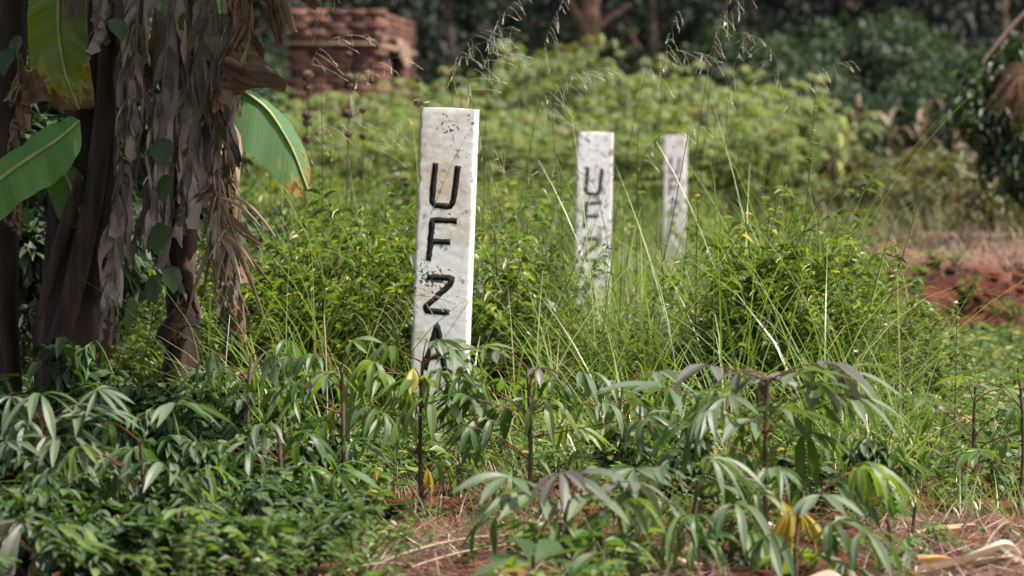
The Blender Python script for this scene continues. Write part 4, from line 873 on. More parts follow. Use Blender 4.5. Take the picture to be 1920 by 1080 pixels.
sts=[(835,12.2,850,150,1,'grass stalk arching right just above the top of the nearest post'),
 (880,13.0,862,118,1.2,'grass stalk whose drooping head stands above the right corner of the nearest post'),
 (900,12.8,915,110,.5,'straightest grass stalk reaching up against the dark trees right of the nearest post'),
 (960,13.2,1018,100,.3,'thin grass stalk ending left of the reddish forked trunk'),
 (1000,12.6,880,180,1.4,'grass stalk bending right over the gap beside the nearest post'),
 (930,12.4,1010,200,.9,'leaning grass stalk with sparse head between nearest and middle posts'),
 (1060,12.6,1035,215,1,'grass stalk whose head touches the top of the middle post'),
 (1110,12.9,1215,125,1.6,'grass stalk with a nodding head above and right of the middle post'),
 (1225,12.4,1240,160,.2,'upright brown stalk standing at the left edge of the farthest post'),
 (1262,12.3,1330,110,.4,'long grass stalk crossing the farthest post diagonally upward'),
 (1290,12.8,1345,50,.6,'tallest grass stalk, its top reaching the upper edge of the picture'),
 (1340,13.2,1365,190,.2,'grass stalk right of the farthest post with an almost bare tip'),
 (1400,13.4,1460,150,-1,'grass stalk curling left in front of the dark shrubs'),
 (1420,13.0,1490,190,.8,'grass stalk with a wispy head beside the leaning leafy stalk'),
 (1180,12.1,1120,360,-1.2,'grass stalk leaning left across the middle post'),
 (1150,12.3,1205,300,1.0,'short grass stalk between middle and farthest posts'),
 (560,12.4,585,120,1.3,'grass stalk with open spreading head before the brick stack'),
 (610,12.0,600,40,1,'grass stalk with long pale spikelets hanging before the brick stack'),
 (640,12.6,655,190,.9,'grass stalk curling among the dry flower balls'),
 (530,12.2,560,300,1.0,'grass stalk near the tip of the drooping banana leaf'),
 (700,12.9,700,300,.9,'thin grass stalk left of the nearest post at letter height'),
 (950,12.0,905,260,-.9,'grass stalk leaning towards the right edge of the nearest post'),
 (1080,12.0,985,330,-1,'grass stalk slanting left between nearest and middle posts'),
 (640,10.9,700,600,1.2,'low grass stalk crossing before the letter Z of the nearest post')]
for s in sts: stalk(s[0],s[1],s[2],s[3],s[4],s[5],n=14)
# tall leafy grass tufts that stand out
def tuft(px,d,topy,label,n=26,lean=.5,droop=1.5,width=.009,tone=.55):
    x=PX(px,d); gz=float(gh(x,d)); r=thing('grass_tuft',label,'grass tuft',(x,d,gz),'leafy grass tufts among the weeds'); H=PZ(topy,d)-gz
    G=Geo(); blades(G,rng,rng.normal(0,.02,(n,3))*[1,1,0],rng.uniform(0,2*PI,n),H*rng.uniform(.7,1.5,n),width*rng.uniform(.6,1.2,n),rng.uniform(0,lean,n),rng.uniform(.3,droop,n),np.clip(rng.normal(tone,.12,n),0,.9),n=9)
    G.build('blades',M['grass'],r); return r
for a in [(1135,11.9,300,'tuft of long yellow green blades crossing the middle post diagonally'),(1225,12.1,300,'tuft of long blades rising between the two rear posts'),(1150,12.2,400,'tuft of arching grass across the lower half of the middle post'),(1205,12.5,350,'tuft of tall arching grass between middle and farthest posts'),(1335,12.6,350,'tuft of grass right of the farthest post under the yellow flower'),
          (1390,12.9,250,'tallest tuft of grass with blades against the dark shrubs'),(1270,12.0,420,'tuft of grass at the foot of the farthest post'),(1430,12.3,300,'tuft of broad bladed grass at the clump beside the leaning stalk'),
          (600,12.0,560,'tuft of grass with a long curved blade left of the nearest post'),(500,12.0,450,'tuft of grass beside the tattered hanging leaves'),(940,12.4,460,'tuft of fine grass right of the nearest post'),
          (680,11.6,640,'tuft of yellow green grass low at the left of the nearest post'),(1240,10.9,640,'tuft of grass in front of the weeds below the farthest post'),(1050,11.4,600,'tuft of grass below the gap between nearest and middle posts'),
          (1370,12.4,300,'tuft of fine arching grass left of the tallest tuft'),(1460,12.7,270,'tuft of loose grass just left of the leaning dark stalk'),(1500,12.5,340,'tuft of loose grass right of the leaning dark stalk'),
          (1180,12.8,380,'tuft of grass immediately right of the middle post'),(1020,12.8,400,'tuft of grass immediately left of the middle post'),(1560,12.6,430,'tuft of grass before the left end of the red bank'),
          (1415,12.0,400,'tuft of pale grass low in the clump'),(650,12.6,400,'tuft of grass around the low dry flower ball'),(740,12.8,420,'tuft of grass touching the left side of the nearest post')]: tuft(*a,n=22,lean=.75,droop=2.3,width=.0075,tone=.6)
# tall weed stalks with small leaves
def wstalk(bpx,d,tpx,tpy,label,lv=46,L=.022,flower=None,fl=None,tone=.3):
    x=PX(bpx,d); gz=float(gh(x,d)); base=np.array([x,d,gz]); r=thing('weed_stalk',label,'weed',base,'tall single weed stalks'); e=P(tpx,tpy,d)-base
    S=Geo(); pts=curve((0,0,-.02),e,0,14,bend=(.12*e[0],0,0)); tube(S,pts,np.linspace(.0035,.0013,14),5,tone); S.build('stem',M['stalk'],r)
    C=Geo(); t=rng.random(lv)**.75*.98; idx=t*13; i0=np.minimum(idx.astype(int),12); p=pts[i0]+(pts[i0+1]-pts[i0])*(idx-i0)[:,None]; a=rng.uniform(0,2*PI,lv)
    scatter(C,TL,p,np.stack([np.cos(a),np.sin(a),rng.uniform(0,.7,lv)],1),np.array([0,0,1.]),L*rng.uniform(.5,1.5,lv),L*.33,np.clip(rng.normal(.6,.2,lv),0,1)); C.build('leaves',M['herb'],r)
    if flower:
        for (fx,fy) in fl:
            c=P(fx,fy,d)-base; Fg=Geo(); n=16; dv=nrm(rng.normal(0,1,(n,3))); dv[:,2]=abs(dv[:,2]); scatter(Fg,T2,np.repeat([c],n,0),dv,np.array([0,.1,1.]),.010,.004,rng.random(n)); Fg.build('flower',M[flower],r)
            s2=Geo(); k=int(np.argmin(np.linalg.norm(pts-c,axis=1))); tube(s2,curve(pts[max(0,k-2)],c,.0,4),.0009,3,.5); s2.build('flower_stalk',M['stalk'],r)
    return r
wstalk(1468,12.2,1528,180,'leaning dark stalk with small seed pods at its tip, right of the tall clump',90,.020)
wstalk(1385,12.6,1450,330,'stalk with narrow leaves left of the leaning dark stalk',60,.024)
wstalk(1535,12.3,1535,385,'short bristly stalk before the dry maize',50,.014)
wstalk(945,12.0,927,390,'upright bristly stalk of tiny leaves right of the nearest post',90,.012,tone=.15)
wstalk(1560,12.2,1720,385,'thin branching weed leaning right over the red bank',60,.018)
wstalk(690,13.5,728,345,'weed stalk with a violet flower left of the nearest post',30,.03,'violet',[(728,345),(700,300)])
wstalk(600,13.8,622,245,'weed stalk with two violet flowers among the flower balls',30,.03,'violet',[(615,240),(630,272)])
wstalk(1190,13.4,1196,250,'weed stalk with a violet flower between middle and farthest posts',26,.03,'violet',[(1196,248)])
wstalk(1060,13.2,1052,320,'weed stalk with a violet flower left of the middle post',26,.03,'violet',[(1052,328)])
wstalk(1300,12.0,1308,370,'weed stalk with a yellow flower right of the farthest post',30,.028,'yellow',[(1308,368),(1300,378)])
wstalk(1270,12.2,1238,430,'weed stalk with a violet flower in front of the farthest post',26,.02,'violet',[(1262,375)])
wstalk(1120,12.0,1055,480,'dark leaning stalk crossing in front of the middle post foot',10,.012)
wstalk(1160,12.4,1290,250,'bare brown stalk slanting up across the farthest post',6,.012)
wstalk(1605,11.5,1660,600,'weed stalk with small white flowers before the red bank',40,.02,'white',[(1605,660),(1660,610)])
wstalk(1790,11.2,1795,570,'weed stalk with tiny white flowers before the dark part of the bank',40,.02,'white',[(1793,568)])
# dried flower balls on stalks
def balls(bpx,d,tpx,bl,label):
    x=PX(bpx,d); gz=float(gh(x,d)); base=np.array([x,d,gz]); r=thing('dry_flower_stalk',label,'dried flower',base,'stalks with round dry flower balls')
    ty=min(b[0] for b in bl); e=P(tpx,ty-8,d)-base; S=Geo(); pts=curve((0,0,-.02),e,0,20); tube(S,pts,np.linspace(.004,.002,20),5,.2); S.build('stem',M['stalk'],r)
    for (by,sz) in bl:
        z=PZ(by,d)-gz; k=int(np.argmin(abs(pts[:,2]-z))); c=pts[k].copy(); c[2]=z; B=Geo(); rad=sz/F*d
        a=[(-1,.15),(-.8,.62),(-.35,.97),(.1,1.0),(.55,.8),(.9,.4),(1,.12)]; tube(B,[c+np.array([0,0,q*rad*.8]) for q,_ in a],[rr*rad for _,rr in a],10,.5)
        n=90; dv=nrm(rng.normal(0,1,(n,3))); scatter(B,T2,c+dv*rad*np.array([.85,.85,.7]),dv,np.array([0.1,0,1.]),rad*.45,rad*.18,rng.random(n)); B.build('flower_ball',M['ball'],r)
balls(648,17,655,[(102,7),(146,11),(160,9),(213,11),(252,7)],'tallest stalk of stacked dry flower balls, before the right part of the brick stack')
balls(572,17.5,577,[(142,13),(165,8),(216,10),(230,9),(260,10)],'stalk of dry flower balls nearest the fold of dead leaf')
balls(680,17.2,681,[(206,7),(255,7)],'short stalk with two small dry flower balls left of the nearest post top')
balls(505,17,508,[(215,11),(232,8)],'dry flower stalk at the upper edge of the drooping banana leaf')
balls(788,19,784,[(150,6),(192,9)],'dry flower stalk directly behind the top of the nearest post')
balls(765,16,762,[(344,6),(374,5)],'low dry flower stalk left of the letter U of the nearest post')
balls(632,12.2,630,[(509,14)],'single dark dry flower ball sitting in the green grass left of the nearest post')

# ------------------------------------------------------------------ banana plants
def blade(name,mid,wf,left,right,mat,parent,nseg=26,nw=7,wave=.012,seed=0,rib=True,tears=0):
    """mid: midrib polyline; left/right: outward directions (vectors) of both halves incl. their droop"""
    rg=np.random.default_rng(seed); mid=np.asarray(mid,float)
    t=np.linspace(0,1,len(mid)); tt=np.linspace(0,1,nseg); c=np.stack([np.interp(tt,t,mid[:,k]) for k in range(3)],1)
    for _ in range(3): c[1:-1]=(c[:-2]+2*c[1:-1]+c[2:])/4
    G=Geo(); ph=rg.uniform(0,6,6)
    for sgn,dv in ((1,left),(-1,right)):
        dv=nrm(np.asarray(dv,float)[None])[0]; V=[];U=[]
        for i,u in enumerate(tt):
            hw=wf(u)
            for j in range(nw):
                v=j/(nw-1); sag=np.array([0,0,-.35*hw*v*v]); wv=wave*v*(math.sin(u*17+ph[0]+sgn)+.6*math.sin(u*41+ph[1]*sgn))
                V.append(c[i]+dv*hw*v+sag+np.array([0,-wv,wv*.3])); U.append((u*.98+.01,.5+sgn*v*.48))
        V=np.array(V); I=np.arange(nseg-1)[:,None]*nw+np.arange(nw-1)[None]; q=np.stack([I,I+1,I+nw+1,I+nw],-1).reshape(-1,4)
        G.add(V,q,rg.random(),0,np.array(U))
    o=G.build(name,mat,parent,True)
    if rib:
        R=Geo(); tube(R,c+np.array([0,-.004,.0]),np.linspace(.009,.003,nseg),6); R.build('midrib',M['rib'],o,True)
    return o
def prof(hw,tip=.25,basew=.5):
    return lambda u: hw*min(1,basew+u*3)*math.sqrt(max(0.0,1-max(0,(u-(1-tip))/tip)**2))+.002
def dead_strand(pts,parent,seed,w=.085,L=.13,mat='dead',dens=.88,ribr=.006):
    rg=np.random.default_rng(seed); pts=np.asarray(pts,float); t=np.linspace(0,1,len(pts)); tt=np.linspace(0,1,60); c=np.stack([np.interp(tt,t,pts[:,k]) for k in range(3)],1)
    for _ in range(6): c[1:-1]=(c[:-2]+2*c[1:-1]+c[2:])/4
    seg=np.linalg.norm(np.diff(c,axis=0),axis=1); S=np.concatenate([[0],np.cumsum(seg)]); tot=S[-1]
    at=lambda s: np.array([np.interp(s,S,c[:,k]) for k in range(3)])
    G=Geo(); s=0.0
    nu,nv=7,9
    while s<tot:
        for sgn in (-1,1):
            if rg.random()>dens: continue
            ww=w*rg.uniform(.7,1.9); ll=L*rg.uniform(.6,1.6)*(1-.45*max(0,s/tot-.6)/.4); a=rg.normal(0,.7)+(0 if sgn>0 else PI); out=np.array([math.cos(a),math.sin(a)*.6-.15,0])
            tilt=rg.normal(0,.35); perp=np.array([-out[1],out[0],0]); fr=rg.uniform(.5,1.3); ph=rg.uniform(0,6); fold=rg.uniform(.006,.020); shift=rg.choice([0.,.15,.5,.85,1.]); ob=rg.uniform(.18,.45)*ll; taper=rg.uniform(.45,.95)
            us=np.linspace(0,1,nu); vs=np.linspace(0,1,nv); V=[]; U=[]
            for u in us:
                for v in vs:
                    uu=shift+(u-shift)*(1-taper*v**1.5); p=at(min(tot,s+uu*ww*.9))
                    drop=ll*(v**1.25)*(.9+.2*math.sin(u*7+ph)); o_=ob*math.sin(min(1,v*1.5)*PI/2)*(1-.35*v)
                    f=fold*math.sin(u*fr*2*PI+ph+v*1.2)*(.25+v)
                    p=p+out*(o_+f*.7)+np.array([0,0,-drop*.9])+perp*(tilt*drop*.4+f)
                    V.append(p); U.append((u,v))
            V=np.array(V)+rg.normal(0,.0012,(nu*nv,3)); I=np.arange(nu-1)[:,None]*nv+np.arange(nv-1)[None]
            G.add(V,np.stack([I,I+1,I+nv+1,I+nv],-1).reshape(-1,4),np.clip(rg.normal(.5,.22),0,1),0,np.array(U)+rg.uniform(0,9,2))
        s+=w*rg.uniform(.6,1.15)
    o=G.build('dead_leaf',M[mat],parent,True)
    R=Geo(); tube(R,c,np.linspace(ribr,ribr*.45,len(c)),6,.4); R.build('midrib',M[mat],o,True)
    return o
def sheath(parent,p0,p1,w0,w1,seed,mat='sheath',bulge=.03):
    rg=np.random.default_rng(seed); G=Geo(); n,m=16,7; c=curve(p0,p1,0,n,bend=(rg.normal(0,.03),-.03,0)); V=[];U=[]
    for i in range(n):
        t=i/(n-1); w_=w0+(w1-w0)*t
        for j in range(m):
            a=(j/(m-1)-.5)*2.4; V.append(c[i]+np.array([math.sin(a)*w_*.6,-math.cos(a)*bulge+rg.normal(0,.002),rg.normal(0,.003)+(.02*math.sin(j*2.1+seed) if i in(0,n-1) else 0)])); U.append((t,j/(m-1)))
    I=np.arange(n-1)[:,None]*m+np.arange(m-1)[None]; G.add(np.array(V),np.stack([I,I+1,I+m+1,I+m],-1).reshape(-1,4),.5,0,np.array(U)); return G.build('leaf_sheath',M[mat],parent,True)
def pstem(parent,base,pts,rads,seed,name='pseudostem'):
    rg=np.random.default_rng(seed); G=Geo(); pts=np.array(pts,float)-base; t=np.linspace(0,1,len(pts)); n=40; tt=np.linspace(0,1,n); c=np.stack([np.interp(tt,t,pts[:,k]) for k in range(3)],1)
    for _ in range(4): c[1:-1]=(c[:-2]+2*c[1:-1]+c[2:])/4
    r=np.interp(tt,t,rads)*(1+.05*np.sin(tt*40+seed)); sides=20; V=[]
    for i in range(n):
        for j in range(sides):
            a=j/sides*2*PI; rr=r[i]*(1+.07*math.sin(3*a+i*.12+seed)+.05*math.sin(7*a-i*.2)+rg.normal(0,.01)); V.append(c[i]+np.array([math.cos(a)*rr,math.sin(a)*rr,0]))
    I=np.arange(n-1)[:,None]*sides; J=np.arange(sides)[None]; J2=(J+1)%sides
    G.add(np.array(V),np.stack([I+J,I+J2,I+sides+J2,I+sides+J],-1).reshape(-1,4)); return G.build(name,M['pstem'],parent,True)
DB=11.3
def LP(base,lst,d): return [P(a,b,d+(q[0] if q else 0))-base for (a,b,*q) in lst]
# main plant
bx=PX(130,DB); base=np.array([bx,DB,float(gh(bx,DB))]); ban=thing('banana_plant','big banana plant with thick dark stem and grey tattered dead leaves hanging at left','banana plant',base,'banana plants at the left')
zt=2.3
pstem(ban,base,[(bx,DB,-.1),P(130,600,DB),P(165,300,DB),P(205,80,DB),(PX(225,DB),DB,1.6),(PX(240,DB),DB,zt)],[.115,.105,.085,.075,.07,.05],1)
sheath(ban,P(110,640,DB-.11)-base,P(205,90,DB-.09)-base,.06,.05,3); sheath(ban,P(190,560,DB-.06)-base,P(235,60,DB-.08)-base,.05,.04,4); sheath(ban,P(80,600,DB-.05)-base,P(160,330,DB-.10)-base,.035,.04,5)
dead_strand(LP(base,[(262,-60),(258,60),(245,180),(228,330),(215,470),(198,600)],DB-.28),ban,11,.075,.125)
dead_strand(LP(base,[(238,-60),(252,100),(250,220),(232,380),(205,500)],DB-.20),ban,12,.07,.12,'dead',.5)
dead_strand(LP(base,[(320,-80),(318,40),(306,170),(290,320),(280,440)],DB-.26),ban,13,.08,.15)
dead_strand(LP(base,[(350,-80),(338,60),(325,200),(300,360),(268,430)],DB-.16),ban,14,.09,.15)
dead_strand(LP(base,[(395,-80),(388,40),(372,150),(352,300),(335,400)],DB-.22),ban,15,.07,.14)
dead_strand(LP(base,[(180,-120),(175,-40),(178,60)],DB-.3),ban,16,.06,.12)
dead_strand(LP(base,[(120,-100),(190,-60),(215,30)],DB-.24),ban,17,.06,.11)
dead_strand(LP(base,[(300,-120),(290,-10),(300,110)],DB-.1),ban,18,.08,.16,'dead_br')
# crumpled brown leaf pointing right
dead_strand(LP(base,[(452,-90),(455,20),(460,60),(430,110),(412,170)],DB-.26),ban,19,.07,.10,'dead_br')
G=Geo()
def sheet(G,A,B,C,D,seed,n=14,m=9,amp=.012,tone=.5):
    """wrinkled four-cornered sheet"""
    rg=np.random.default_rng(seed); A,B,C,D=[np.asarray(q,float) for q in (A,B,C,D)]; V=[];U=[]
    for i in range(n):
        u=i/(n-1)
        for j in range(m):
            v=j/(m-1); p=(A*(1-u)+B*u)*(1-v)+(D*(1-u)+C*u)*v; f=amp*(math.sin(v*11+seed)+.7*math.sin(v*23+u*4+seed*2)+.5*math.sin(u*9+seed))*(.4+.8*math.sin(PI*u))
            V.append(p+np.array([f*.3,-f,f*.5])+rg.normal(0,.001,3)); U.append((v,u))
    I=np.arange(n-1)[:,None]*m+np.arange(m-1)[None]; G.add(np.array(V),np.stack([I,I+1,I+m+1,I+m],-1).reshape(-1,4),tone,0,np.array(U))
d=DB-.3
def q(px,py,dd=0): return P(px,py,d+dd)-base
sheet(G,q(415,120),q(540,150,-.04),q(535,172,-.02),q(420,145,.03),1,tone=.35)
sheet(G,q(430,95,.02),q(500,118),q(540,150,-.04),q(415,125,.0),2,tone=.6)
sheet(G,q(455,40),q(410,120),q(425,130,.04),q(470,60,.02),3,tone=.55)
sheet(G,q(458,38,.02),q(500,90,.06),q(492,118,.08),q(470,70,.02),4,tone=.25)
sheet(G,q(420,130,.02),q(475,160,.03),q(452,178,.04),q(408,165,.03),5,tone=.3)
G.build('dead_leaf',M['dead_br'],ban,True)['label']='crumpled brown dead leaf folded sharply and pointing right'
G=Geo()
sheet(G,q(520,-60),q(558,60),q(530,72),q(505,-50),6,tone=.8); sheet(G,q(505,-50),q(530,75),q(520,100),q(500,-20),7,tone=.4); sheet(G,q(555,-40),q(600,12),q(590,18),q(540,-20),8,tone=.5); sheet(G,q(470,-50),q(525,22),q(515,25),q(450,-40),9,tone=.3)
G.build('dead_leaf',M['dead_br'],ban,True)['label']='brown dead leaf tip hanging before the brick stack'
# green blades
blade('leaf',LP(base,[(135,-120),(112,-20),(110,60),(122,140),(150,205)],DB-.22),prof(.085,.35),(1,-.2,-.15),(-1,-.1,-.1),M['ban1'],ban,seed=1)['label']='yellow green leaf with orange brown edge'
blade('leaf',LP(base,[(-90,420),(-20,350),(50,300),(110,262),(150,226)],DB-.35),prof(.075,.3),(-.3,.3,.8),(.35,-.3,-.75),M['ban2'],ban,seed=2)['label']='bright green leaf with rounded end slanting up to the right'
blade('leaf',LP(base,[(330,200,.1),(395,165,.05),(450,165),(505,205),(550,280),(576,352)],DB-.05),prof(.125,.75),(.3,.6,.1),(-.22,-.25,-1.0),M['ban3'],ban,seed=3,wave=.006)['label']='large grey green leaf folded along its rib with brown lower tip'
blade('leaf',LP(base,[(300,-60,.2),(360,-10,.2),(420,30,.2),(450,55,.2)],DB+.1),prof(.10,.4),(.1,.5,.6),(0,-.2,-.9),M['ban2'],ban,seed=4)
blade('leaf',LP(base,[(160,420,.1),(130,340,.1),(110,300,.1)],DB-.2),prof(.06,.5),(.9,0,.1),(-.9,0,-.1),M['ban2'],ban,seed=5)
# crown above the frame; extra, longer leaves added to shade stems and left thicket
top=np.array([PX(240,DB),DB,zt])-base
for k,(a,l,hw,dr) in enumerate([(0.1,1.05,.24,.4),(-.9,1.4,.25,.5),(.9,1.5,.24,.5),(2.2,1.5,.25,.6),(3.3,1.4,.25,.5),(-2.1,1.4,.25,.6),(-.35,1.2,.24,-.1),(.45,1.2,.22,-.2),(-1.5,1.1,.22,.1),(4.2,1.2,.22,0.),(-.6,1.6,.27,.35),(-.15,1.15,.27,.3),(-.42,.9,.28,-.3),(-1.15,1.5,.26,.3),(-.8,1.0,.27,-.2),(-1.22,3.2,.3,.6),(-1.05,2.9,.3,.6),(-1.42,2.9,.28,.55)]):
    h=np.array([math.cos(a),math.sin(a),0]); pts=[top+h*l*t+np.array([0,0,.55*math.sin(t*1.9)*l*.5-dr*t*t*l*.6]) for t in np.linspace(0,1,8)]; sd=np.array([-h[1],h[0],-.25]); sd2=np.array([h[1],-h[0],-.25])
    blade('leaf',pts,prof(hw,.35,.2),sd,sd2,M['ban2'],ban,seed=20+k,wave=.02)
# second plant: thin dark stem at x~335
bx2=PX(335,DB+.25); b2=np.array([bx2,DB+.25,float(gh(bx2,DB))]); ban2=thing('banana_plant','smaller banana plant with narrow dark stem and shredded leaf strips','banana plant',b2,'banana plants at the left')
D2=DB+.25
pstem(ban2,b2,[(bx2,D2,-.1),P(335,720,D2),P(345,600,D2),P(335,520,D2),P(345,420,D2),P(350,200,D2),P(360,0,D2),(PX(365,D2),D2,1.7)],[.06,.055,.05,.04,.045,.04,.035,.03],7)
sheath(ban2,P(300,410,D2-.06)-b2,P(345,560,D2-.04)-b2,.055,.02,8,'sheath'); sheath(ban2,P(352,480,D2-.05)-b2,P(375,590,D2-.05)-b2,.05,.015,9,'sheath'); sheath(ban2,P(310,640,D2-.05)-b2,P(360,560,D2-.05)-b2,.06,.03,10,'sheath')
dead_strand(LP(b2,[(440,-60),(436,60),(418,200),(408,330),(420,450),(425,560),(430,630)],DB-.2),ban2,31,.06,.10,'dead',.9)
dead_strand(LP(b2,[(400,20),(398,150),(384,260),(372,360)],DB-.12),ban2,32,.07,.12)
dead_strand(LP(b2,[(428,190),(422,290),(436,420),(450,520),(440,600)],DB-.1),ban2,33,.05,.10,'dead_br',.8)
G=Geo(); rg=np.random.default_rng(61)
for k in range(26):   # shredded strips splaying from the rib
    a=P(rg.uniform(398,440),rg.uniform(330,470),DB-.2)-b2; e=a+np.array([rg.uniform(-.08,.13),rg.normal(0,.05),-rg.uniform(.08,.22)]); wdt=rg.uniform(.004,.012)
    m=curve(a,e,rg.uniform(0,.04),7); V=[]; 
    for i,p in enumerate(m): ww=wdt*(1-.7*i/6); V += [p+np.array([ww,0,ww*.4]),p+np.array([0,-.003,0]),p-np.array([ww,0,ww*.4])]
    kk=np.arange(6)*3; G.add(np.array(V),np.concatenate([np.stack([kk,kk+1,kk+4,kk+3],1),np.stack([kk+1,kk+2,kk+5,kk+4],1)]),rg.random())
G.build('shredded_strips',M['dead_br'],ban2,True)
G=Geo()
def q2(px,py,dd=0): return P(px,py,DB-.22+dd)-b2
sheet(G,q2(400,340),q2(318,400),q2(330,412,.02),q2(405,358),11,tone=.4); G.build('dead_leaf',M['dead_br'],ban2,True); G=Geo(); sheet(G,q2(402,165),q2(455,300),q2(448,318),q2(395,200),12,tone=.2); G.build('dead_leaf',M['dead_br'],ban2,True); G=Geo(); sheet(G,q2(430,400),q2(490,455),q2(485,462),q2(425,420),13,n=12,m=4,amp=.004,tone=.5)
G.build('leaf_strip',M['dead_br'],ban2,True); G=Geo(); sheet(G,q2(430,545),q2(455,600),q2(440,628),q2(425,600),14,tone=.35)
G.build('dead_leaf',M['dead_br'],ban2,True)
top=np.array([PX(365,D2),D2,1.75])-b2
for k,(a,l,hw,dr) in enumerate([(0.3,1.0,.16,.2),(-1.2,.9,.15,.2),(2.6,.9,.16,.4),(1.4,.9,.15,.1)]):
    h=np.array([math.cos(a),math.sin(a),0]); pts=[top+h*l*t+np.array([0,0,.5*math.sin(t*1.9)*l*.6-dr*t*t*l*.6]) for t in np.linspace(0,1,8)]
    blade('leaf',pts,prof(hw,.35,.2),(-h[1],h[0],-.25),(h[1],-h[0],-.25),M['ban2'],ban2,seed=50+k,wave=.02)
# third plant at the left border
bx3=PX(0,DB+.1); b3=np.array([bx3,DB+.1,float(gh(bx3,DB))]); ban3=thing('banana_plant','banana plant cut by the left border, with a dark red brown stem','banana plant',b3,'banana plants at the left')
D3=DB+.1
pstem(ban3,b3,[(bx3,D3,-.1),P(-5,600,D3),P(0,300,D3),P(20,100,D3),(PX(35,D3),D3,1.6),(PX(30,D3),D3,1.9)],[.07,.065,.055,.05,.045,.04],9)
dead_strand(LP(b3,[(38,100),(34,200),(26,330),(30,420)],DB-.25),ban3,41,.05,.07,'dead_br')
G=Geo(); d=DB-.3; q3=lambda a,b,c=0:P(a,b,DB-.28+c)-b3
sheet(G,q3(42,160),q3(70,128),q3(100,188),q3(40,200),15,tone=.25); sheet(G,q3(34,140),q3(8,188),q3(28,192),q3(40,160),16,tone=.9); G.build('dead_leaf',M['dead_br'],ban3,True)
top=np.array([PX(30,D3),D3,1.9])-b3
for k,(a,l,hw,dr) in enumerate([(0.5,1.1,.18,.2),(-.8,1.1,.18,.3),(2.6,1.0,.18,.4),(-2.2,1.0,.17,.3)]):
    h=np.array([math.cos(a),math.sin(a),0]); pts=[top+h*l*t+np.array([0,0,.5*math.sin(t*1.9)*l*.6-dr*t*t*l*.6]) for t in np.linspace(0,1,8)]
    blade('leaf',pts,prof(hw,.35,.2),(-h[1],h[0],-.25),(h[1],-h[0],-.25),M['ban2'],ban3,seed=70+k,wave=.02)
# climbing vine
bv=np.array([PX(250,DB-.12),DB-.12,float(gh(PX(250,DB),DB))]); vine=thing('climbing_vine','dark vine with heart shaped leaves climbing the banana stems','vine',bv)
S=Geo(); pv=np.array(LP(bv,[(250,760),(285,600),(300,450),(285,300),(290,180),(270,60),(220,-30)],DB-.12)); tt=np.linspace(0,6,40); pv=np.stack([np.interp(tt,range(7),pv[:,k]) for k in range(3)],1); tube(S,pv,.0022,4,.3,cap=False); S.build('stem',M['stalk'],vine)
VL=Geo(); scatter(VL,TR,[[0,0,0]],[[1,0,0]],np.array([0,0,1.]),.075,.07,.45); vm=VL.mesh('leaf',M['herb_dark'])
for (a,b) in ((218,35),(300,262),(310,330),(300,420),(285,520),(250,560),(320,500),(30,70),(10,95),(340,30)):
    o=link('leaf',vm,vine); o.location=tuple(P(a,b,DB-.3)-bv); o.rotation_euler=(rng.normal(.6,.4),rng.uniform(.5,1.3),rng.uniform(-2.5,-.6)); s=rng.uniform(.7,1.25); o.scale=(s,s,s)

# ------------------------------------------------------------------ husks and fallen leaves on the soil
def husk(px,d,label,parts,mats=('husk','husk_or')):
    x=PX(px,d); gz=float(gh(x,d)); b=np.array([x,d,gz]); r=thing('dry_husk',label,'dry husk',b,'dry husks lying on the soil')
    for k,(pts,w_,mt) in enumerate(parts):
        G=Geo(); pts=np.array(pts,float); t=np.linspace(0,1,len(pts)); tt=np.linspace(0,1,22); c=np.stack([np.interp(tt,t,pts[:,j]) for j in range(3)],1)
        for _ in range(3): c[1:-1]=(c[:-2]+2*c[1:-1]+c[2:])/4
        m=9; V=[];U=[]
        for i in range(22):
            ww=w_*math.sin(PI*(.08+.84*tt[i]))**.6
            for j in range(m):
                v=j/(m-1)-.5; f=.006*math.sin(v*28+k*2+i*.15); V.append(c[i]+np.array([.1*v*ww,-v*ww,abs(v)*ww*.5+f])); U.append((v+.5,tt[i]))
        I=np.arange(21)[:,None]*m+np.arange(m-1)[None]; G.add(np.array(V),np.stack([I,I+1,I+m+1,I+m],-1).reshape(-1,4),rng.uniform(.3,.8),0,np.array(U)); G.build('husk_leaf',M[mt],r,True)
husk(1810,8.05,'large pale husk folded over in a loop at the bottom right corner',
  [([(-.10,0,.02),(-.03,0,.03),(.04,-.01,.055),(.085,-.02,.075),(.11,-.03,.06),(.115,-.04,.01)],.045,'husk'),([(-.10,.02,.01),(-.02,.02,.015),(.05,.01,.035),(.10,.0,.045)],.035,'husk'),([(-.09,.04,.04),(-.05,.04,.035),(0,.04,.02),(.03,.04,.035)],.05,'husk_or')])
husk(1520,7.75,'orange brown husk half hidden under cassava leaves at the bottom',[([(-.06,0,.02),(0,0,.035),(.06,0,.02)],.06,'husk_or'),([(-.02,.03,.03),(.05,.03,.05),(.09,.02,.02)],.04,'husk')])
husk(1050,8.7,'white husk lying behind the purple brown cassava tuft',[([(-.03,0,.03),(0,0,.06),(.05,0,.04)],.05,'husk'),([(0,.02,.03),(.05,.03,.03),(.09,.03,.02)],.03,'husk')])
husk(1160,8.5,'pale strips of husk right of the purple brown cassava tuft',[([(-.06,0,.02),(0,0,.04),(.06,0,.02)],.03,'husk'),([(-.02,.04,.02),(.05,.03,.04),(.12,.03,.02)],.025,'husk')])
husk(1290,8.2,'pale broken husk under the yellowing cassava leaves',[([(-.06,0,.02),(0,0,.05),(.06,0,.02)],.04,'husk'),([(-.08,-.03,.02),(-.03,-.03,.03),(.03,-.03,.02)],.03,'husk')])
husk(1430,8.9,'pale husk standing behind the yellowing cassava leaves',[([(-.04,0,.02),(0,0,.04),(.05,0,.02)],.03,'husk')])
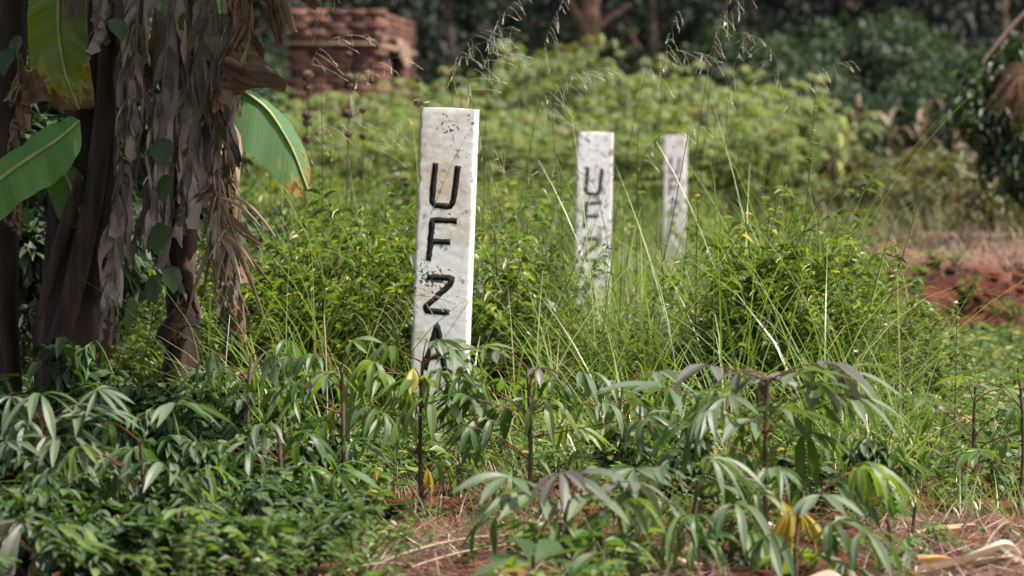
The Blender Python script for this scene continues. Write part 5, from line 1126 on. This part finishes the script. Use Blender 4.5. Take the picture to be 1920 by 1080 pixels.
husk(1812,8.75,'narrow pale husk standing upright below the slender cassava',[([(-.012,0,.0),(-.005,0,.03),(.01,0,.06),(.012,.0,.075)],.022,'husk'),([(-.09,.0,.02),(-.05,0,.03),(-.01,0,.03)],.018,'husk_or')])
husk(925,8.1,'small pale husk curl on the straw at the bottom centre',[([(-.03,0,.01),(0,0,.03),(.03,0,.01)],.02,'husk')])
# a few fallen dry stems
def drystem(p0,p1,label,r=.0035,rise=.02):
    (a,da),(b,db)=p0,p1; xa,xb=PX(a,da),PX(b,db); A=np.array([xa,da,float(gh(xa,da))+.012]); o=thing('fallen_stick',label,'stick',A,'fallen dry stems on the soil')
    G=Geo(); tube(G,curve((0,0,0),np.array([xb,db,float(gh(xb,db))+.03])-A,rise,10),np.linspace(r,r*.5,10),6,.8); G.build('stem',M['straw'],o,True)
drystem((690,8.15),(950,8.75),'long pale dry stem lying from the bottom centre towards the husks',.004,.03)
drystem((770,8.2),(980,8.6),'thinner dry stem beside the long pale one',.003)
drystem((640,8.0),(760,8.1),'short dark dry stem at the bare red soil',.003)
drystem((1720,8.75),(1830,8.85),'short thick dry stem below the slender cassava',.006,.01)
drystem((1850,8.6),(1900,9.0),'pale dry stem leaning up near the right border',.003,.03)
drystem((470,8.7),(520,8.6),'broken stub of stem poking out of the left thicket',.007,.12)
def erect():
    d=9.9; x=PX(612,d); b=np.array([x,d,float(gh(x,d))]); o=thing('fallen_stick','thin upright straw coloured stem left of the nearest post','stick',b,'fallen dry stems on the soil'); G=Geo(); tube(G,curve((0,0,0),P(607,590,d)-b,0,8,bend=(.01,0,0)),.0022,4,.9); G.build('stem',M['straw'],o)
erect()
# small clods and stones on the bank
rg=np.random.default_rng(88)
SG=Geo(); import itertools
ang=np.arange(8)*2*PI/8
V=[];
for z,r in ((-.5,.4),(-.2,.9),(.2,1.0),(.45,.6)):
    V += [[math.cos(a)*r*rg.uniform(.8,1.1)*.5,math.sin(a)*r*rg.uniform(.8,1.1)*.5,z*.7] for a in ang]
I=np.arange(3)[:,None]*8; J=np.arange(8)[None]; SG.add(np.array(V),np.stack([I+J,I+(J+1)%8,I+8+(J+1)%8,I+8+J],-1).reshape(-1,4)); SG.add(np.array(V[-8:]+[[0,0,.36]]),np.array([[k,(k+1)%8,8] for k in range(8)]))
G=Geo(); n=1500; x=rg.uniform(1.4,3.4,n); y=rg.uniform(18.6,23.5,n); G.add_copies(SG,np.stack([x,y,gh(x,y)],1),rg.uniform(0,6,n),rg.uniform(.008,.075,n)**1.0)
n=500; y=rg.uniform(7.3,10,n); px=rg.uniform(640,1960,n); x=PX(px,y); G.add_copies(SG,np.stack([x,y,gh(x,y)],1),rg.uniform(0,6,n),rg.uniform(.006,.02,n))
tag(G.build('soil_clods',M['ground']),'lumps of red soil on the cut bank and the bare patches','soil',kind='stuff')
G=Geo(); n=900; x=rg.uniform(1.35,3.4,n); y=rg.uniform(18.8,24,n)
blades(G,rg,np.stack([x,y,gh(x,y)],1),rg.uniform(0,6.28,n),rg.uniform(.03,.16,n),rg.uniform(.003,.007,n),rg.uniform(.5,1.5,n),rg.uniform(-.2,.9,n),np.clip(rg.normal(.45,.3,n),0,1),n=3)
n=2200; x=rg.uniform(1.2,3.6,n); y=rg.uniform(20.6,26,n); kp=np.sin(x*5+np.sin(y*3))>-.3; x,y=x[kp],y[kp]; n=len(x)
blades(G,rg,np.stack([x,y,gh(x,y)],1),rg.uniform(0,6.28,n),rg.uniform(.05,.26,n),rg.uniform(.003,.008,n),rg.uniform(.1,1.2,n),rg.uniform(.1,1.6,n),np.clip(rg.normal(.35,.25,n),0,1),n=3)
tag(G.build('roots_and_stubble',M['straw']),'dry roots and stubble on the red bank','stubble',kind='stuff')
# green plants clinging to the bank
bp=[(1815,20.2,540,'low plant with white flowers in the middle of the dark red bank'),(1865,19.9,550,'larger low plant with a pale rim on the dark red bank'),(1905,20.0,565,'low plant on the bank touching the right border'),(1760,20.8,500,'small plant at the upper edge of the red bank'),(1900,19.2,600,'low plant at the foot of the bank near the right border'),(1700,19.6,570,'low plant at the foot of the bank, left of the others'),(1790,21.0,545,'tiny green plant just left of the white flowered one')]
S,C=weed_geo(rg,.16,6,18,.035,.02,.8,side_br=False); W0=thing('bank_plant','x','low plant',(0,0,0)); S.build('stem',M['stalk'],W0); C.build('foliage',M['herb'],W0)
for k,(px,d,py,lab) in enumerate(bp):
    x=PX(px,d); loc=(x,d,float(gh(x,d)))
    if k==0: W0.location=loc; W0['label']=lab; W0['group']='low plants on the red bank'
    else: copy_thing(W0,loc,k*1.3,rg.uniform(.6,1.1),lab,'low plants on the red bank')
